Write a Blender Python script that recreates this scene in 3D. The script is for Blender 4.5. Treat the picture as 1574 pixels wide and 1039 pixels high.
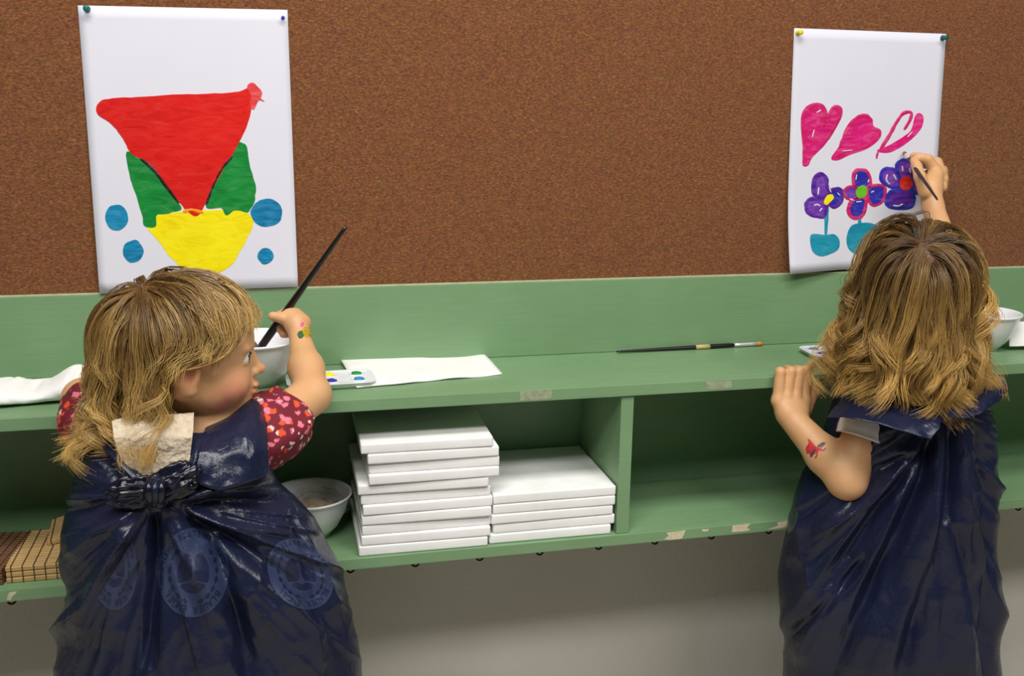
import bpy, bmesh, math, random
import numpy as np
from mathutils import Vector, Matrix

for o in list(bpy.data.objects): bpy.data.objects.remove(o)
SC = bpy.context.scene
COL = SC.collection
RNG = np.random.default_rng(7)
random.seed(7)

# ------------------------------------------------------------------ camera
IW, IH = 1574, 1039
FPX, PITCH, YAW, ROLL = 1558.6, 0.22978, 0.23824, 0.01319
CAM = np.array([-0.21468, -1.64275, 1.17206])
_fw = np.array([math.sin(YAW)*math.cos(PITCH), math.cos(YAW)*math.cos(PITCH), -math.sin(PITCH)])
_r = np.cross(_fw, [0, 0, 1]); _r /= np.linalg.norm(_r); _u = np.cross(_r, _fw)
CR = math.cos(ROLL)*_r + math.sin(ROLL)*_u
CU = -math.sin(ROLL)*_r + math.cos(ROLL)*_u
cd = bpy.data.cameras.new('camera'); co = bpy.data.objects.new('camera', cd); COL.objects.link(co)
cd.sensor_fit = 'HORIZONTAL'; cd.sensor_width = 36.0; cd.lens = FPX/IW*36.0
cd.clip_start = 0.05; cd.clip_end = 60
M = Matrix(((CR[0], CU[0], -_fw[0], CAM[0]), (CR[1], CU[1], -_fw[1], CAM[1]), (CR[2], CU[2], -_fw[2], CAM[2]), (0, 0, 0, 1)))
co.matrix_world = M
SC.camera = co

def ray(px, py): return _fw + CR*(px-IW/2)/FPX - CU*(py-IH/2)/FPX
def P(px, py, Y):                       # pixel -> point on the vertical plane y = Y
    d = ray(px, py); return CAM + d*((Y-CAM[1])/d[1])
def PZ(px, py, Z):                      # pixel -> point on the horizontal plane z = Z
    d = ray(px, py); return CAM + d*((Z-CAM[2])/d[2])
def proj(X):
    d = np.asarray(X, float)-CAM; z = d@_fw
    return np.stack([IW/2+FPX*(d@CR)/z, IH/2-FPX*(d@CU)/z], -1)

# ------------------------------------------------------------------ light
w = bpy.data.worlds.new('world'); SC.world = w; w.use_nodes = True
w.node_tree.nodes['Background'].inputs[0].default_value = (0.92, 0.96, 1.0, 1)
w.node_tree.nodes['Background'].inputs[1].default_value = 0.035
SC.view_settings.view_transform = 'Standard'; SC.view_settings.look = 'None'
SC.view_settings.gamma = 1.0; SC.view_settings.use_curve_mapping = False
SC.view_settings.exposure = 0.0
def area(name, loc, aim, sx, sy, power, col):
    l = bpy.data.lights.new(name, 'AREA'); l.shape = 'RECTANGLE'; l.size = sx; l.size_y = sy; l.energy = power; l.color = col
    o = bpy.data.objects.new(name, l); COL.objects.link(o); o.location = loc
    o.rotation_euler = (Vector(aim)-Vector(loc)).to_track_quat('-Z', 'Y').to_euler(); return o
area('ceiling_lamp', (0.0, -1.20, 2.75), (0.0, -1.20, 0), 1.6, 0.5, 48, (1, .97, .93))
area('ceiling_lamp.001', (1.5, -2.05, 2.75), (1.5, -2.05, 0), 1.6, 0.5, 46, (1, .97, .93))
area('ceiling_lamp.002', (-1.0, -2.15, 2.75), (-1.0, -2.15, 0), 1.6, 0.5, 46, (1, .97, .93))

# ------------------------------------------------------------------ helpers
def s2l(c):
    return tuple(((v/255)/12.92 if v/255 <= .04045 else ((v/255+.055)/1.055)**2.4) for v in c)
class NT:
    def __init__(s, name):
        s.m = bpy.data.materials.new(name); s.m.use_nodes = True; s.t = s.m.node_tree; s.n = s.t.nodes
        s.b = s.n['Principled BSDF']; s.x = 0
    def new(s, typ, **kw):
        n = s.n.new(typ)
        for k, v in kw.items():
            if k.startswith('i_'): n.inputs[k[2:].replace('_', ' ')].default_value = v
            else: setattr(n, k, v)
        return n
    def link(s, a, b): s.t.links.new(a, b)
    def coords(s, scale=(1, 1, 1), kind='Object', rot=(0, 0, 0)):
        tc = s.new('ShaderNodeTexCoord'); mp = s.new('ShaderNodeMapping'); mp.inputs['Scale'].default_value = scale; mp.inputs['Rotation'].default_value = rot
        s.link(tc.outputs[kind], mp.inputs['Vector']); return mp.outputs['Vector']
    def noise(s, vec, scale, detail=3, rough=.55, dist=0):
        n = s.new('ShaderNodeTexNoise'); n.inputs['Scale'].default_value = scale; n.inputs['Detail'].default_value = detail
        n.inputs['Roughness'].default_value = rough; n.inputs['Distortion'].default_value = dist
        s.link(vec, n.inputs['Vector']); return n.outputs['Fac']
    def ramp(s, fac, stops):
        r = s.new('ShaderNodeValToRGB'); e = r.color_ramp.elements
        while len(e) < len(stops): e.new(.5)
        for k, (p, c) in enumerate(stops):
            e[k].position = p; e[k].color = tuple(c)+(1,) if len(c) == 3 else c
        s.link(fac, r.inputs['Fac']); return r.outputs['Color']
    def mix(s, fac, a, b, mode='MIX'):
        m = s.new('ShaderNodeMix', data_type='RGBA', blend_type=mode)
        for v, k in ((fac, 0), (a, 6), (b, 7)):
            if isinstance(v, (int, float)): m.inputs[k].default_value = v
            elif isinstance(v, tuple): m.inputs[k].default_value = v+(1,) if len(v) == 3 else v
            else: s.link(v, m.inputs[k])
        return m.outputs[2]
    def bump(s, h, strength, dist=.001, prev=None):
        b = s.new('ShaderNodeBump'); b.inputs['Strength'].default_value = strength; b.inputs['Distance'].default_value = dist
        s.link(h, b.inputs['Height'])
        if prev is not None: s.link(prev, b.inputs['Normal'])
        s.link(b.outputs['Normal'], s.b.inputs['Normal']); return b.outputs['Normal']
    def set(s, **kw):
        for k, v in kw.items():
            i = s.b.inputs[k.replace('_', ' ')]
            if isinstance(v, tuple) and len(v) == 3 and i.type == 'RGBA': v = v+(1,)
            if hasattr(v, 'links'): s.link(v, i)
            else: i.default_value = v
        return s
MAT = {}
def plain(name, rgb, rough=.5, var=.12, scale=40, bump=0, **kw):
    t = NT(name); v = t.coords(); n = t.noise(v, scale)
    c = s2l(rgb); lo = tuple(x*(1-var) for x in c); hi = tuple(min(1, x*(1+var)) for x in c)
    t.set(Base_Color=t.ramp(n, [(.3, lo), (.7, hi)]), Roughness=rough, **kw)
    if bump: t.bump(n, bump, .001)
    MAT[name] = t.m; return t.m

def link(o, parent=None, loc=None):
    COL.objects.link(o)
    if parent is not None:
        o.parent = parent
        if loc is None: o.matrix_parent_inverse = Matrix.Translation(-Vector(parent.location)) if parent.rotation_euler == (0, 0, 0) or True else o.matrix_parent_inverse
    return o
def tag(o, label=None, cat=None, group=None, kind=None):
    if label: o['label'] = label
    if cat: o['category'] = cat
    if group: o['group'] = group
    if kind: o['kind'] = kind
    return o
ROOTP = {}
def thing(name, loc, label, cat, group=None):   # empty at the base, unrotated; parts keep world coordinates
    o = bpy.data.objects.new(name, None); o.empty_display_size = .05; COL.objects.link(o); o.location = Vector(loc)
    tag(o, label, cat, group); return o
def worldloc(p):
    v = Vector((0, 0, 0))
    while p is not None: v += Vector(p.location); p = p.parent
    return v
def mesh_obj(name, verts, faces, mat, parent=None, smooth=False, origin=None):
    # verts in world coordinates; origin = object's own origin (world)
    verts = np.asarray(verts, float).reshape(-1, 3)
    if origin is None: origin = np.array(worldloc(parent)) if parent is not None else np.array([verts[:, 0].mean(), verts[:, 1].mean(), verts[:, 2].min()])
    me = bpy.data.meshes.new(name)
    me.from_pydata((verts-np.array(origin)).tolist(), [], faces); me.validate()
    if smooth: me.polygons.foreach_set('use_smooth', [True]*len(me.polygons))
    if mat is not None: me.materials.append(MAT[mat] if isinstance(mat, str) else mat)
    o = bpy.data.objects.new(name, me); COL.objects.link(o)
    if parent is not None: o.parent = parent; o.location = Vector(origin)-worldloc(parent)
    else: o.location = Vector(origin)
    return o
def np_mesh(name, V, F, mat, parent=None, smooth=True, attrs=None, origin=None):   # fast path, F = (n,4) or (n,3)
    V = np.asarray(V, np.float32); F = np.asarray(F, np.int32)
    if origin is None: origin = np.array(worldloc(parent)) if parent is not None else np.array([V[:, 0].mean(), V[:, 1].mean(), V[:, 2].min()])
    me = bpy.data.meshes.new(name); k = F.shape[1]
    me.vertices.add(len(V)); me.vertices.foreach_set('co', (V-np.asarray(origin, np.float32)).ravel())
    me.loops.add(F.size); me.loops.foreach_set('vertex_index', F.ravel())
    me.polygons.add(len(F)); me.polygons.foreach_set('loop_start', np.arange(0, F.size, k, dtype=np.int32))
    me.polygons.foreach_set('loop_total', np.full(len(F), k, np.int32))
    if smooth: me.polygons.foreach_set('use_smooth', np.ones(len(F), bool))
    if attrs:
        for an, av in attrs.items():
            a = me.color_attributes.new(an, 'FLOAT_COLOR', 'POINT')
            av = np.asarray(av, np.float32)
            if av.shape[1] == 3: av = np.concatenate([av, np.ones((len(av), 1), np.float32)], 1)
            a.data.foreach_set('color', av.ravel())
    me.update(calc_edges=True)
    if mat is not None: me.materials.append(MAT[mat] if isinstance(mat, str) else mat)
    o = bpy.data.objects.new(name, me); COL.objects.link(o)
    if parent is not None: o.parent = parent; o.location = Vector(origin)-worldloc(parent)
    else: o.location = Vector(origin)
    return o
def bm_obj(name, bm, mat, parent=None, smooth=False, origin=None):
    bm.verts.ensure_lookup_table(); bm.verts.index_update()
    bmesh.ops.recalc_face_normals(bm, faces=bm.faces[:])
    V = np.array([v.co[:] for v in bm.verts]); F = [[v.index for v in f.verts] for f in bm.faces]
    bm.free(); return mesh_obj(name, V, F, mat, parent, smooth, origin)
def bm_box(bm, lo, hi, bev=0, seg=2, mat4=None):
    lo, hi = Vector(lo), Vector(hi); c = (lo+hi)/2; d = hi-lo
    m = Matrix.Translation(c) @ Matrix.Diagonal((d.x, d.y, d.z, 1))
    if mat4 is not None: m = mat4 @ m
    r = bmesh.ops.create_cube(bm, size=1, matrix=m)
    if bev:
        es = list({e for v in r['verts'] for e in v.link_edges})
        bmesh.ops.bevel(bm, geom=es, offset=bev, segments=seg, affect='EDGES', profile=.6)
def box(name, lo, hi, mat, parent=None, bev=.001, seg=2, smooth=False):
    bm = bmesh.new(); bm_box(bm, lo, hi, bev, seg); return bm_obj(name, bm, mat, parent, smooth)
def lathe(profile, n=40, c=(0, 0, 0)):          # profile [(r,z)..] about z
    V = []; F = []; c = np.array(c)
    for r, z in profile:
        for k in range(n):
            a = 2*math.pi*k/n; V.append(c+np.array([r*math.cos(a), r*math.sin(a), z]))
    for i in range(len(profile)-1):
        for k in range(n):
            F.append([i*n+k, i*n+(k+1) % n, (i+1)*n+(k+1) % n, (i+1)*n+k])
    F.append(list(range(n))[::-1]); F.append([(len(profile)-1)*n+k for k in range(n)])
    return np.array(V), F
def frames(pts):
    pts = np.asarray(pts, float); T = np.gradient(pts, axis=0); T /= np.linalg.norm(T, axis=1)[:, None]+1e-12
    up = np.array([0, 0, 1.]) if abs(T[0, 2]) < .9 else np.array([1., 0, 0])
    N = [np.cross(T[0], up)]; N[0] /= np.linalg.norm(N[0])
    for i in range(1, len(pts)):
        n = N[-1]-T[i]*np.dot(N[-1], T[i]); N.append(n/np.linalg.norm(n))
    N = np.array(N); return T, N, np.cross(T, N)
def tube(pts, rad, n=10):
    pts = np.asarray(pts, float); T, N, B = frames(pts); rad = np.broadcast_to(rad, (len(pts),))
    V = []; F = []
    for i in range(len(pts)):
        for k in range(n):
            a = 2*math.pi*k/n; V.append(pts[i]+rad[i]*(math.cos(a)*N[i]+math.sin(a)*B[i]))
    for i in range(len(pts)-1):
        for k in range(n): F.append([i*n+k, i*n+(k+1) % n, (i+1)*n+(k+1) % n, (i+1)*n+k])
    F.append(list(range(n))[::-1]); F.append([(len(pts)-1)*n+k for k in range(n)])
    return np.array(V), F
def catmull(pts, n=8, closed=False):
    p = np.asarray(pts, float); m = len(p); out = []
    for i in range(m if closed else m-1):
        if closed: a, b, c, d = p[(i-1) % m], p[i], p[(i+1) % m], p[(i+2) % m]
        else: a, b, c, d = p[max(i-1, 0)], p[i], p[i+1], p[min(i+2, m-1)]
        for k in range(n):
            t = k/n; out.append(.5*((2*b)+(c-a)*t+(2*a-5*b+4*c-d)*t*t+(3*b-a-3*c+d)*t**3))
    if not closed: out.append(p[-1])
    return np.array(out)
def grid_faces(nu, nv, wrap_u=False):
    F = []
    for j in range(nv-1):
        for i in range(nu if wrap_u else nu-1):
            i2 = (i+1) % nu; F.append([j*nu+i, j*nu+i2, (j+1)*nu+i2, (j+1)*nu+i])
    return F
def vnoise(X, seed=0):                           # smooth value noise, X (n,d<=3) -> -1..1
    X = np.asarray(X, float)
    if X.ndim == 1: X = X[:, None]
    if X.shape[1] < 3: X = np.concatenate([X, np.zeros((len(X), 3-X.shape[1]))], 1)
    I = np.floor(X).astype(np.int64); f = X-I; f = f*f*f*(f*(f*6-15)+10)
    def h(i, j, k):
        v = (i*374761393+j*668265263+k*2147483647+seed*1274126177) & 0xffffffff
        v = ((v ^ (v >> 13))*1274126177) & 0xffffffff
        v = ((v ^ (v >> 16))*2246822519) & 0xffffffff
        return ((v ^ (v >> 15)) & 0xffff)/32767.5-1
    r = 0
    for a in (0, 1):
        for b in (0, 1):
            for c in (0, 1):
                wgt = (f[:, 0] if a else 1-f[:, 0])*(f[:, 1] if b else 1-f[:, 1])*(f[:, 2] if c else 1-f[:, 2])
                r = r+wgt*h(I[:, 0]+a, I[:, 1]+b, I[:, 2]+c)
    return r
def sheet(name, G, thick, mat, parent=None, down=(0, 0, -1), origin=None, smooth=True):   # G (nv,nu,3) grid -> thin solid
    nv, nu = G.shape[:2]; A = G.reshape(-1, 3); B = A+np.array(down)*thick
    V = np.concatenate([A, B]); F = grid_faces(nu, nv); n = nu*nv
    F2 = [[q+n for q in f[::-1]] for f in F]
    rim = [j for j in range(nu)]+[j*nu+nu-1 for j in range(1, nv)]+[(nv-1)*nu+j for j in range(nu-2, -1, -1)]+[j*nu for j in range(nv-2, 0, -1)]
    F3 = [[rim[k], rim[k]+n, rim[(k+1) % len(rim)]+n, rim[(k+1) % len(rim)]] for k in range(len(rim))]
    return mesh_obj(name, V, F+F2+F3, mat, parent, smooth, origin)

# ------------------------------------------------------------------ materials
def m_felt():
    t = NT('felt'); v = t.coords((1, 1, 2.3), rot=(0, -.22, 0)); a = t.noise(v, 210, 4, .78); b = t.noise(v, 700, 2, .7)
    def tint(scale, seed, stops):
        mp = t.new('ShaderNodeMapping'); mp.inputs['Location'].default_value = (seed, seed, seed); t.link(v, mp.inputs['Vector']); return t.ramp(t.noise(mp.outputs['Vector'], scale, 4, .7), stops)
    base = t.ramp(a, [(.30, s2l((40, 22, 15))), (.42, s2l((92, 57, 35))), (.52, s2l((128, 82, 51))), (.60, s2l((160, 107, 67))), (.72, s2l((206, 154, 104)))])
    hue = tint(70, 3.1, [(.30, s2l((92, 58, 70))), (.42, s2l((122, 76, 52))), (.52, s2l((126, 80, 50))), (.60, s2l((122, 88, 48))), (.72, s2l((94, 86, 64)))])
    red = tint(95, 9.7, [(.56, (0, 0, 0)), (.72, (1, 1, 1))])
    c = t.mix(.42, base, hue); c = t.mix(t.mix(.5, (0, 0, 0), red), c, s2l((168, 66, 34)))
    t.set(Base_Color=c, Roughness=.95, Specular_IOR_Level=.15, Sheen_Weight=.1)
    h = t.mix(.5, a, b); t.bump(h, .7, .002); MAT['felt'] = t.m
def m_green():
    t = NT('green_paint'); v = t.coords(); n = t.noise(v, 5, 4); f = t.noise(v, 60, 3); st = t.noise(t.coords((2, 30, 60)), 6, 3)
    c = t.ramp(n, [(.3, s2l((116, 148, 108))), (.7, s2l((124, 158, 117)))])
    c = t.mix(.12, c, t.ramp(st, [(.35, s2l((84, 128, 92))), (.65, s2l((126, 168, 118)))]))
    t.set(Base_Color=c, Roughness=t.ramp(f, [(.3, (.34,)*3), (.7, (.46,)*3)]), Specular_IOR_Level=.45)
    t.bump(f, .12, .0006); MAT['green_paint'] = t.m
def m_wall():
    t = NT('plaster'); v = t.coords(); a = t.noise(v, 55, 4, .6); b = t.noise(v, 3, 2)
    t.set(Base_Color=t.ramp(b, [(.3, s2l((202, 199, 186))), (.7, s2l((210, 208, 197)))]), Roughness=.85); t.bump(a, .35, .004); MAT['plaster'] = t.m
def m_canvas():
    t = NT('canvas'); v = t.coords(); a = t.noise(v, 900, 2); w = t.noise(v, 25, 3)
    t.set(Base_Color=t.ramp(w, [(.3, s2l((233, 233, 231))), (.7, s2l((243, 243, 242)))]), Roughness=.8); n = t.bump(w, .25, .002); t.bump(a, .15, .0004, n); MAT['canvas'] = t.m
def m_paint(name, rgb, dark, rough=.38, scale=26, thin=.12):
    t = NT(name); v = t.coords(rot=(.2, .6, .3)); a = t.noise(t.coords((1, 1, 3), rot=(0, .7, 0)), scale, 4, .6, 1.2); b = t.noise(v, 9, 3)
    c = t.ramp(a, [(.3, s2l(dark)), (.5, s2l(rgb)), (.75, tuple(x*(1-thin)+thin*.9 for x in s2l(rgb)))])
    c = t.mix(.35, c, t.ramp(b, [(.4, s2l(rgb)), (.62, s2l(dark))]))
    t.set(Base_Color=c, Roughness=rough); t.bump(a, .5, .0012); MAT[name] = t.m
def m_wood(name, a, b, sc=30):
    t = NT(name); v = t.coords((1, 12, 12)); n = t.noise(v, sc, 4)
    t.set(Base_Color=t.ramp(n, [(.3, s2l(a)), (.7, s2l(b))]), Roughness=.6); t.bump(n, .2, .0005); MAT[name] = t.m
m_felt(); m_green(); m_wall(); m_canvas()
plain('paper', (222, 222, 234), .75, .015, 6)
plain('tissue', (240, 240, 238), .9, .03, 60, .25)
plain('china', (232, 233, 236), .22, .02, 8)
plain('plastic_white', (228, 231, 236), .3, .02, 8)
plain('black_lacquer', (22, 20, 21), .28, .2)
plain('steel', (226, 226, 226), .3, .05, Metallic=.55)
plain('gold_print', (196, 174, 118), .4, .1)
plain('bristle_orange', (214, 128, 40), .6, .25, 300)
plain('bristle_brown', (120, 78, 44), .6, .25, 300)
plain('hook_metal', (38, 33, 30), .4, .2, Metallic=.6)
plain('pale_edge', (176, 186, 150), .6, .1, 60)
plain('tape', (150, 160, 132), .5, .2, 120)
plain('bare_wood', (206, 196, 164), .8, .14, 140)
plain('pin_teal', (20, 110, 105), .3, .05); plain('pin_blue', (45, 60, 190), .3, .05); plain('pin_yellow', (228, 210, 50), .3, .05); plain('pin_green', (10, 95, 85), .3, .05)
plain('floor_lino', (176, 170, 158), .5, .1, 6)
m_wood('bamboo', (176, 140, 84), (206, 172, 112)); m_wood('bamboo_dark', (92, 60, 38), (128, 88, 54)); plain('thread', (92, 58, 52), .8)
m_wood('wood_brown', (96, 60, 38), (134, 88, 54))
m_paint('paint_red', (222, 28, 20), (196, 14, 12), thin=.03); m_paint('paint_pale_red', (226, 70, 74), (210, 40, 44), thin=.25); m_paint('paint_green', (16, 140, 56), (8, 104, 40), thin=.08); m_paint('paint_yellow', (250, 236, 14), (236, 208, 8), thin=.03)
m_paint('paint_cyan', (16, 138, 184), (4, 92, 142), scale=40); m_paint('paint_pink', (224, 30, 128), (196, 12, 92), thin=.22); m_paint('paint_purple', (92, 36, 158), (58, 16, 118)); m_paint('paint_blue', (48, 48, 176), (30, 26, 140))
m_paint('paint_rose', (212, 38, 112), (190, 16, 84), thin=.15); m_paint('paint_violet', (120, 60, 176), (84, 30, 150), thin=.18); m_paint('paint_teal', (26, 152, 178), (12, 124, 158)); m_paint('paint_lime', (110, 200, 40), (70, 170, 24)); m_paint('paint_scarlet', (232, 44, 34), (206, 26, 20)); m_paint('paint_dark', (46, 30, 22), (24, 16, 12)); m_paint('paint_orange', (246, 160, 20), (240, 130, 14))

# ------------------------------------------------------------------ structure
ZB, ZS, ZSB, ZL, ZLB, YF = .8778, .745, .7265, .4945, .4765, -.2113
XA, XB = -1.75, 2.35
FLOOR = -.15
tag(box('wall_back', (-2.6, .012, FLOOR), (3.2, .16, 2.75), 'plaster', bev=0), kind='structure')
tag(box('floor', (-2.6, -4.5, FLOOR-.05), (3.2, .0119, FLOOR), 'floor_lino', bev=0), kind='structure')
tag(box('pinboard', (-2.2, 0, ZB-.004), (2.8, .0119, 2.2), 'felt', bev=.0005), 'brown flecked felt pinboard covering the wall above the green shelf', 'pinboard')
shelf = thing('shelf_unit', (.31, 0, ZLB), 'green painted wooden wall shelf with backboard and open compartments', 'shelf')
box('backboard', (XA, -.006, ZS+.0004), (XB, .0115, ZB-.0042), 'green_paint', shelf, .0012)
box('edge_strip', (XA, -.006, ZB-.0042), (XB, -.0001, ZB-.0016), 'pale_edge', shelf, .0004)
box('top_shelf', (XA, YF, ZSB), (XB, .0115, ZS), 'green_paint', shelf, .0012)
box('lower_shelf', (XA, YF, ZLB), (XB, .0115, ZL), 'green_paint', shelf, .0012)
box('back_panel', (XA+.02, 0, ZL+.0003), (XB-.02, .0115, ZSB-.0003), 'green_paint', shelf, 0)
for xl, xr in ((.311, .3318), (XA, XA+.02), (XB-.02, XB)):
    box('divider', (xl, YF+.004, ZL+.0003), (xr, -.0005, ZSB-.0003), 'green_paint', shelf, .001)
for px in (4, 532, 632, 731, 823, 913, 999, 1085, 1172, 1548):
    d = P(px, 880, -.17); x0 = d[0]+(.03 if px < 1000 else .02)*0
    pts = [(x0, -.165, ZLB+.006), (x0, -.165, ZLB-.012)]
    for k in range(9):
        a = math.pi*k/8; pts.append((x0+.008*(1-math.cos(a))*.9, -.165-.004*math.sin(a), ZLB-.014-.010*math.sin(a)))
    V, F = tube(catmull(pts, 3), .0016, 8); mesh_obj('hook', V, F, 'hook_metal', shelf, True)
def patch(name, pxs, mat, Y, lift, parent):      # irregular patch on a front edge, traced in pixels
    pts = [P(a, b, Y-lift) for a, b in pxs]; n = len(pts)
    back = [p+np.array([0, lift+.0005, 0]) for p in pts]
    F = [list(range(n)), list(range(n, 2*n))[::-1]]+[[k, n+k, n+(k+1) % n, (k+1) % n] for k in range(n)]
    return mesh_obj(name, np.array(pts+back), F, mat, parent)
patch('tape_strip', [(799, 602), (848, 598), (848, 613), (799, 616)], 'tape', YF, .0003, shelf)
patch('tape_strip', [(1086, 587), (1125, 585), (1125, 596), (1086, 599)], 'tape', YF, .0003, shelf)
patch('paint_chip', [(1024, 819), (1054, 815), (1048, 828), (1030, 830), (1021, 829), (1028, 824)], 'bare_wood', YF, .0003, shelf)
patch('paint_chip', [(1126, 808), (1154, 805), (1148, 811), (1154, 815), (1140, 817), (1125, 818)], 'bare_wood', YF, .0003, shelf)
patch('paint_chip', [(1195, 803), (1212, 800), (1211, 809), (1198, 812), (1180, 814), (1196, 808)], 'bare_wood', YF, .0003, shelf)
patch('paint_chip', [(14, 911), (27, 909), (20, 916), (16, 923), (10, 921)], 'bare_wood', YF, .0003, shelf)
patch('paint_chip', [(1078, 814), (1090, 813), (1088, 817), (1081, 817)], 'bare_wood', YF, .0003, shelf)

# ------------------------------------------------------------------ canvases
def canvas(px_l, px_r, py, z, th, depth, label, group, yf=-.206, rot=0):
    a = P(px_l, py, yf); b = P(px_r, py, yf); wd = .2; xc = min((a[0]+b[0])/2, .3095-wd/2-abs(rot)*depth/2 if b[0] > .2 else 9); yc = yf+depth/2
    t = thing('blank_canvas', (xc, yc, z), label, 'canvas', group)
    R = Matrix.Translation((xc, yc, 0)) @ Matrix.Rotation(rot, 4, 'Z') @ Matrix.Translation((-xc, -yc, 0))
    bm = bmesh.new(); bm_box(bm, (xc-wd/2, yf, z+.0004), (xc+wd/2, yf+depth, z+th), .0028, 3, R)
    bm_obj('stretched_cloth', bm, 'canvas', t, True)
    return t
ords = ['bottom', 'second', 'third', 'fourth', 'fifth', 'sixth', 'seventh', 'eighth', 'ninth', 'tenth', 'top']
def cx(v): return 430+v*.36576
def cy(v): return 520+v*.36576
LS = [(338, 872), (347, 888), (341, 888), (350, 893), (348, 895), (338, 890), (327, 887), (368, 928), (372, 933), (367, 925), (345, 900)]
th = .0164
for k, (a, b) in enumerate(LS):
    lab = ('%s white canvas of the tall eleven-canvas stack on the lower shelf' % (ords[k] if k in (0, 10) else ords[k]+' from bottom,')) if k in (0, 10) else '%s white canvas from the bottom of the tall stack on the lower shelf' % ords[k]
    canvas(cx(a), cx(b), cy(860-k*46), ZL+k*th, th, .2, lab, 'canvases in the tall stack', yf=-.2075+(.0035 if k in (5, 8, 2) else 0)-(.003 if k > 6 else 0), rot=random.uniform(-.02, .02))
RS = [(880, 1395), (893, 1413), (890, 1398), (903, 1418), (900, 1418)]
rw = ['bottom', 'second', 'third', 'fourth', 'top']
for k, (a, b) in enumerate(RS):
    lab = '%s white canvas of the low five-canvas stack beside the green divider' % rw[k] if k in (0, 4) else '%s white canvas from the bottom of the low stack beside the divider' % rw[k]
    canvas(cx(a), cx(b), cy(820-k*42), ZL+k*th, th, .2, lab, 'canvases in the low stack', yf=-.2045+(.0015 if k in (1,) else 0), rot=random.uniform(-.008, .008))

# ------------------------------------------------------------------ paintings
YP = -.0016
def paper_thing(corners, label, curl):
    # corners tl,tr,br,bl as pixels; hangs from the pins, lower edge rests on the backboard
    c = [P(a, b, -.004) for a, b in corners]
    ctr = sum(c)/4; t = thing('painting_sheet', (ctr[0], -.002, min(p[2] for p in c)), label, 'painting', 'paintings pinned to the board')
    zt = max(p[2] for p in c); zb = min(p[2] for p in c)
    def yo(x, z):
        s = np.clip((zt-z)/(zt-zb), 0, 1); return -.0015-.0085*s**1.5-curl*np.maximum(0, s-.6)**2*np.maximum(0, 1-(x-min(c[0][0], c[3][0]))/.12)
    n = 25; G = np.zeros((n, n, 3))
    for j in range(n):
        for i in range(n):
            a, b = i/(n-1), j/(n-1); p = (c[0]*(1-a)+c[1]*a)*(1-b)+(c[3]*(1-a)+c[2]*a)*b
            p[1] = yo(p[0], p[2]); G[j, i] = p
    sheet('paper', G, .0004, 'paper', t, down=(0, 1, 0))
    return t, yo
def paint_poly(name, pts, conv, yo, mat, parent, lift, smooth=True, n=5, rough=0, seed=0):
    q = np.array([conv(a, b) for a, b in pts], float)
    if smooth: q = catmull(q, n, True)
    if rough:
        d = q-q.mean(0); q = q+d/np.linalg.norm(d, axis=1)[:, None]*(vnoise(q*.12, seed)*rough)[:, None]
    W = np.array([P(a, b, -.006) for a, b in q]); y = yo(W[:, 0], W[:, 2])
    m = len(W); bm = bmesh.new()
    vs = [bm.verts.new((W[k, 0], y[k]-lift, W[k, 2])) for k in range(m)]
    f = bm.faces.new(vs); bmesh.ops.triangulate(bm, faces=[f], ngon_method='EAR_CLIP')
    fs = bm.faces[:]; bmesh.ops.subdivide_edges(bm, edges=[e for e in bm.edges if e.calc_length() > .03], cuts=2, use_grid_fill=True)
    for v in bm.verts: v.co.y = float(yo(v.co.x, v.co.z))-lift
    r = bmesh.ops.extrude_face_region(bm, geom=bm.faces[:])
    for g in r['geom']:
        if isinstance(g, bmesh.types.BMVert): g.co.y += lift*.9
    return bm_obj(name, bm, mat, parent)
def paint_stroke(name, pts, width, conv, yo, mat, parent, lift, closed=False, n=6):
    q = catmull(np.array([conv(a, b) for a, b in pts], float), n, closed); m = len(q)
    T = np.gradient(q, axis=0) if not closed else (np.roll(q, -1, 0)-np.roll(q, 1, 0))
    T /= np.linalg.norm(T, axis=1)[:, None]+1e-9; N = np.stack([-T[:, 1], T[:, 0]], 1)
    wd = width*.5*(1+.22*vnoise(np.arange(m)*.45, int(abs(q[0, 0]))))
    if not closed: wd = wd*np.minimum(1, .55+np.minimum(np.arange(m), m-1-np.arange(m))*.25)
    V = []
    for k in range(m):
        for s, l in ((-1, .25), (-.55, 1), (.55, 1), (1, .25)):
            e = q[k]+N[k]*wd[k]*s; w = P(e[0], e[1], -.006); V.append((w[0], float(yo(w[0], w[2]))-lift*l, w[2]))
    F = []
    for k in range(m if closed else m-1):
        k2 = (k+1) % m
        for j in range(3): F.append([k*4+j, k*4+j+1, k2*4+j+1, k2*4+j])
    return mesh_obj(name, V, F, mat, parent, True)

t1, yo1 = paper_thing([(119, 8), (442, 15), (458, 440), (154, 450)], 'white sheet painted with a red triangle over a yellow bowl shape', 0)
c1 = lambda a, b: (100+a*.4429, b*.4429)
paint_poly('paint_patch', [(320, 745), (400, 735), (480, 728), (600, 730), (640, 745), (652, 775), (620, 850), (580, 915), (530, 945), (470, 940), (420, 938), (380, 905), (330, 845), (285, 785)], c1, yo1, 'paint_yellow', t1, .0004, rough=1.5)
paint_poly('paint_patch', [(212, 530), (232, 530), (245, 545), (285, 565), (330, 630), (380, 690), (405, 725), (350, 742), (318, 748), (315, 783), (275, 783), (268, 745), (240, 660), (222, 600)], c1, yo1, 'paint_green', t1, .0005, rough=1.5)
paint_poly('paint_patch', [(590, 498), (620, 498), (634, 520), (642, 580), (658, 630), (660, 690), (630, 738), (600, 728), (560, 745), (540, 722), (488, 722), (500, 660), (540, 585)], c1, yo1, 'paint_green', t1, .0005, rough=1.5)
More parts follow.
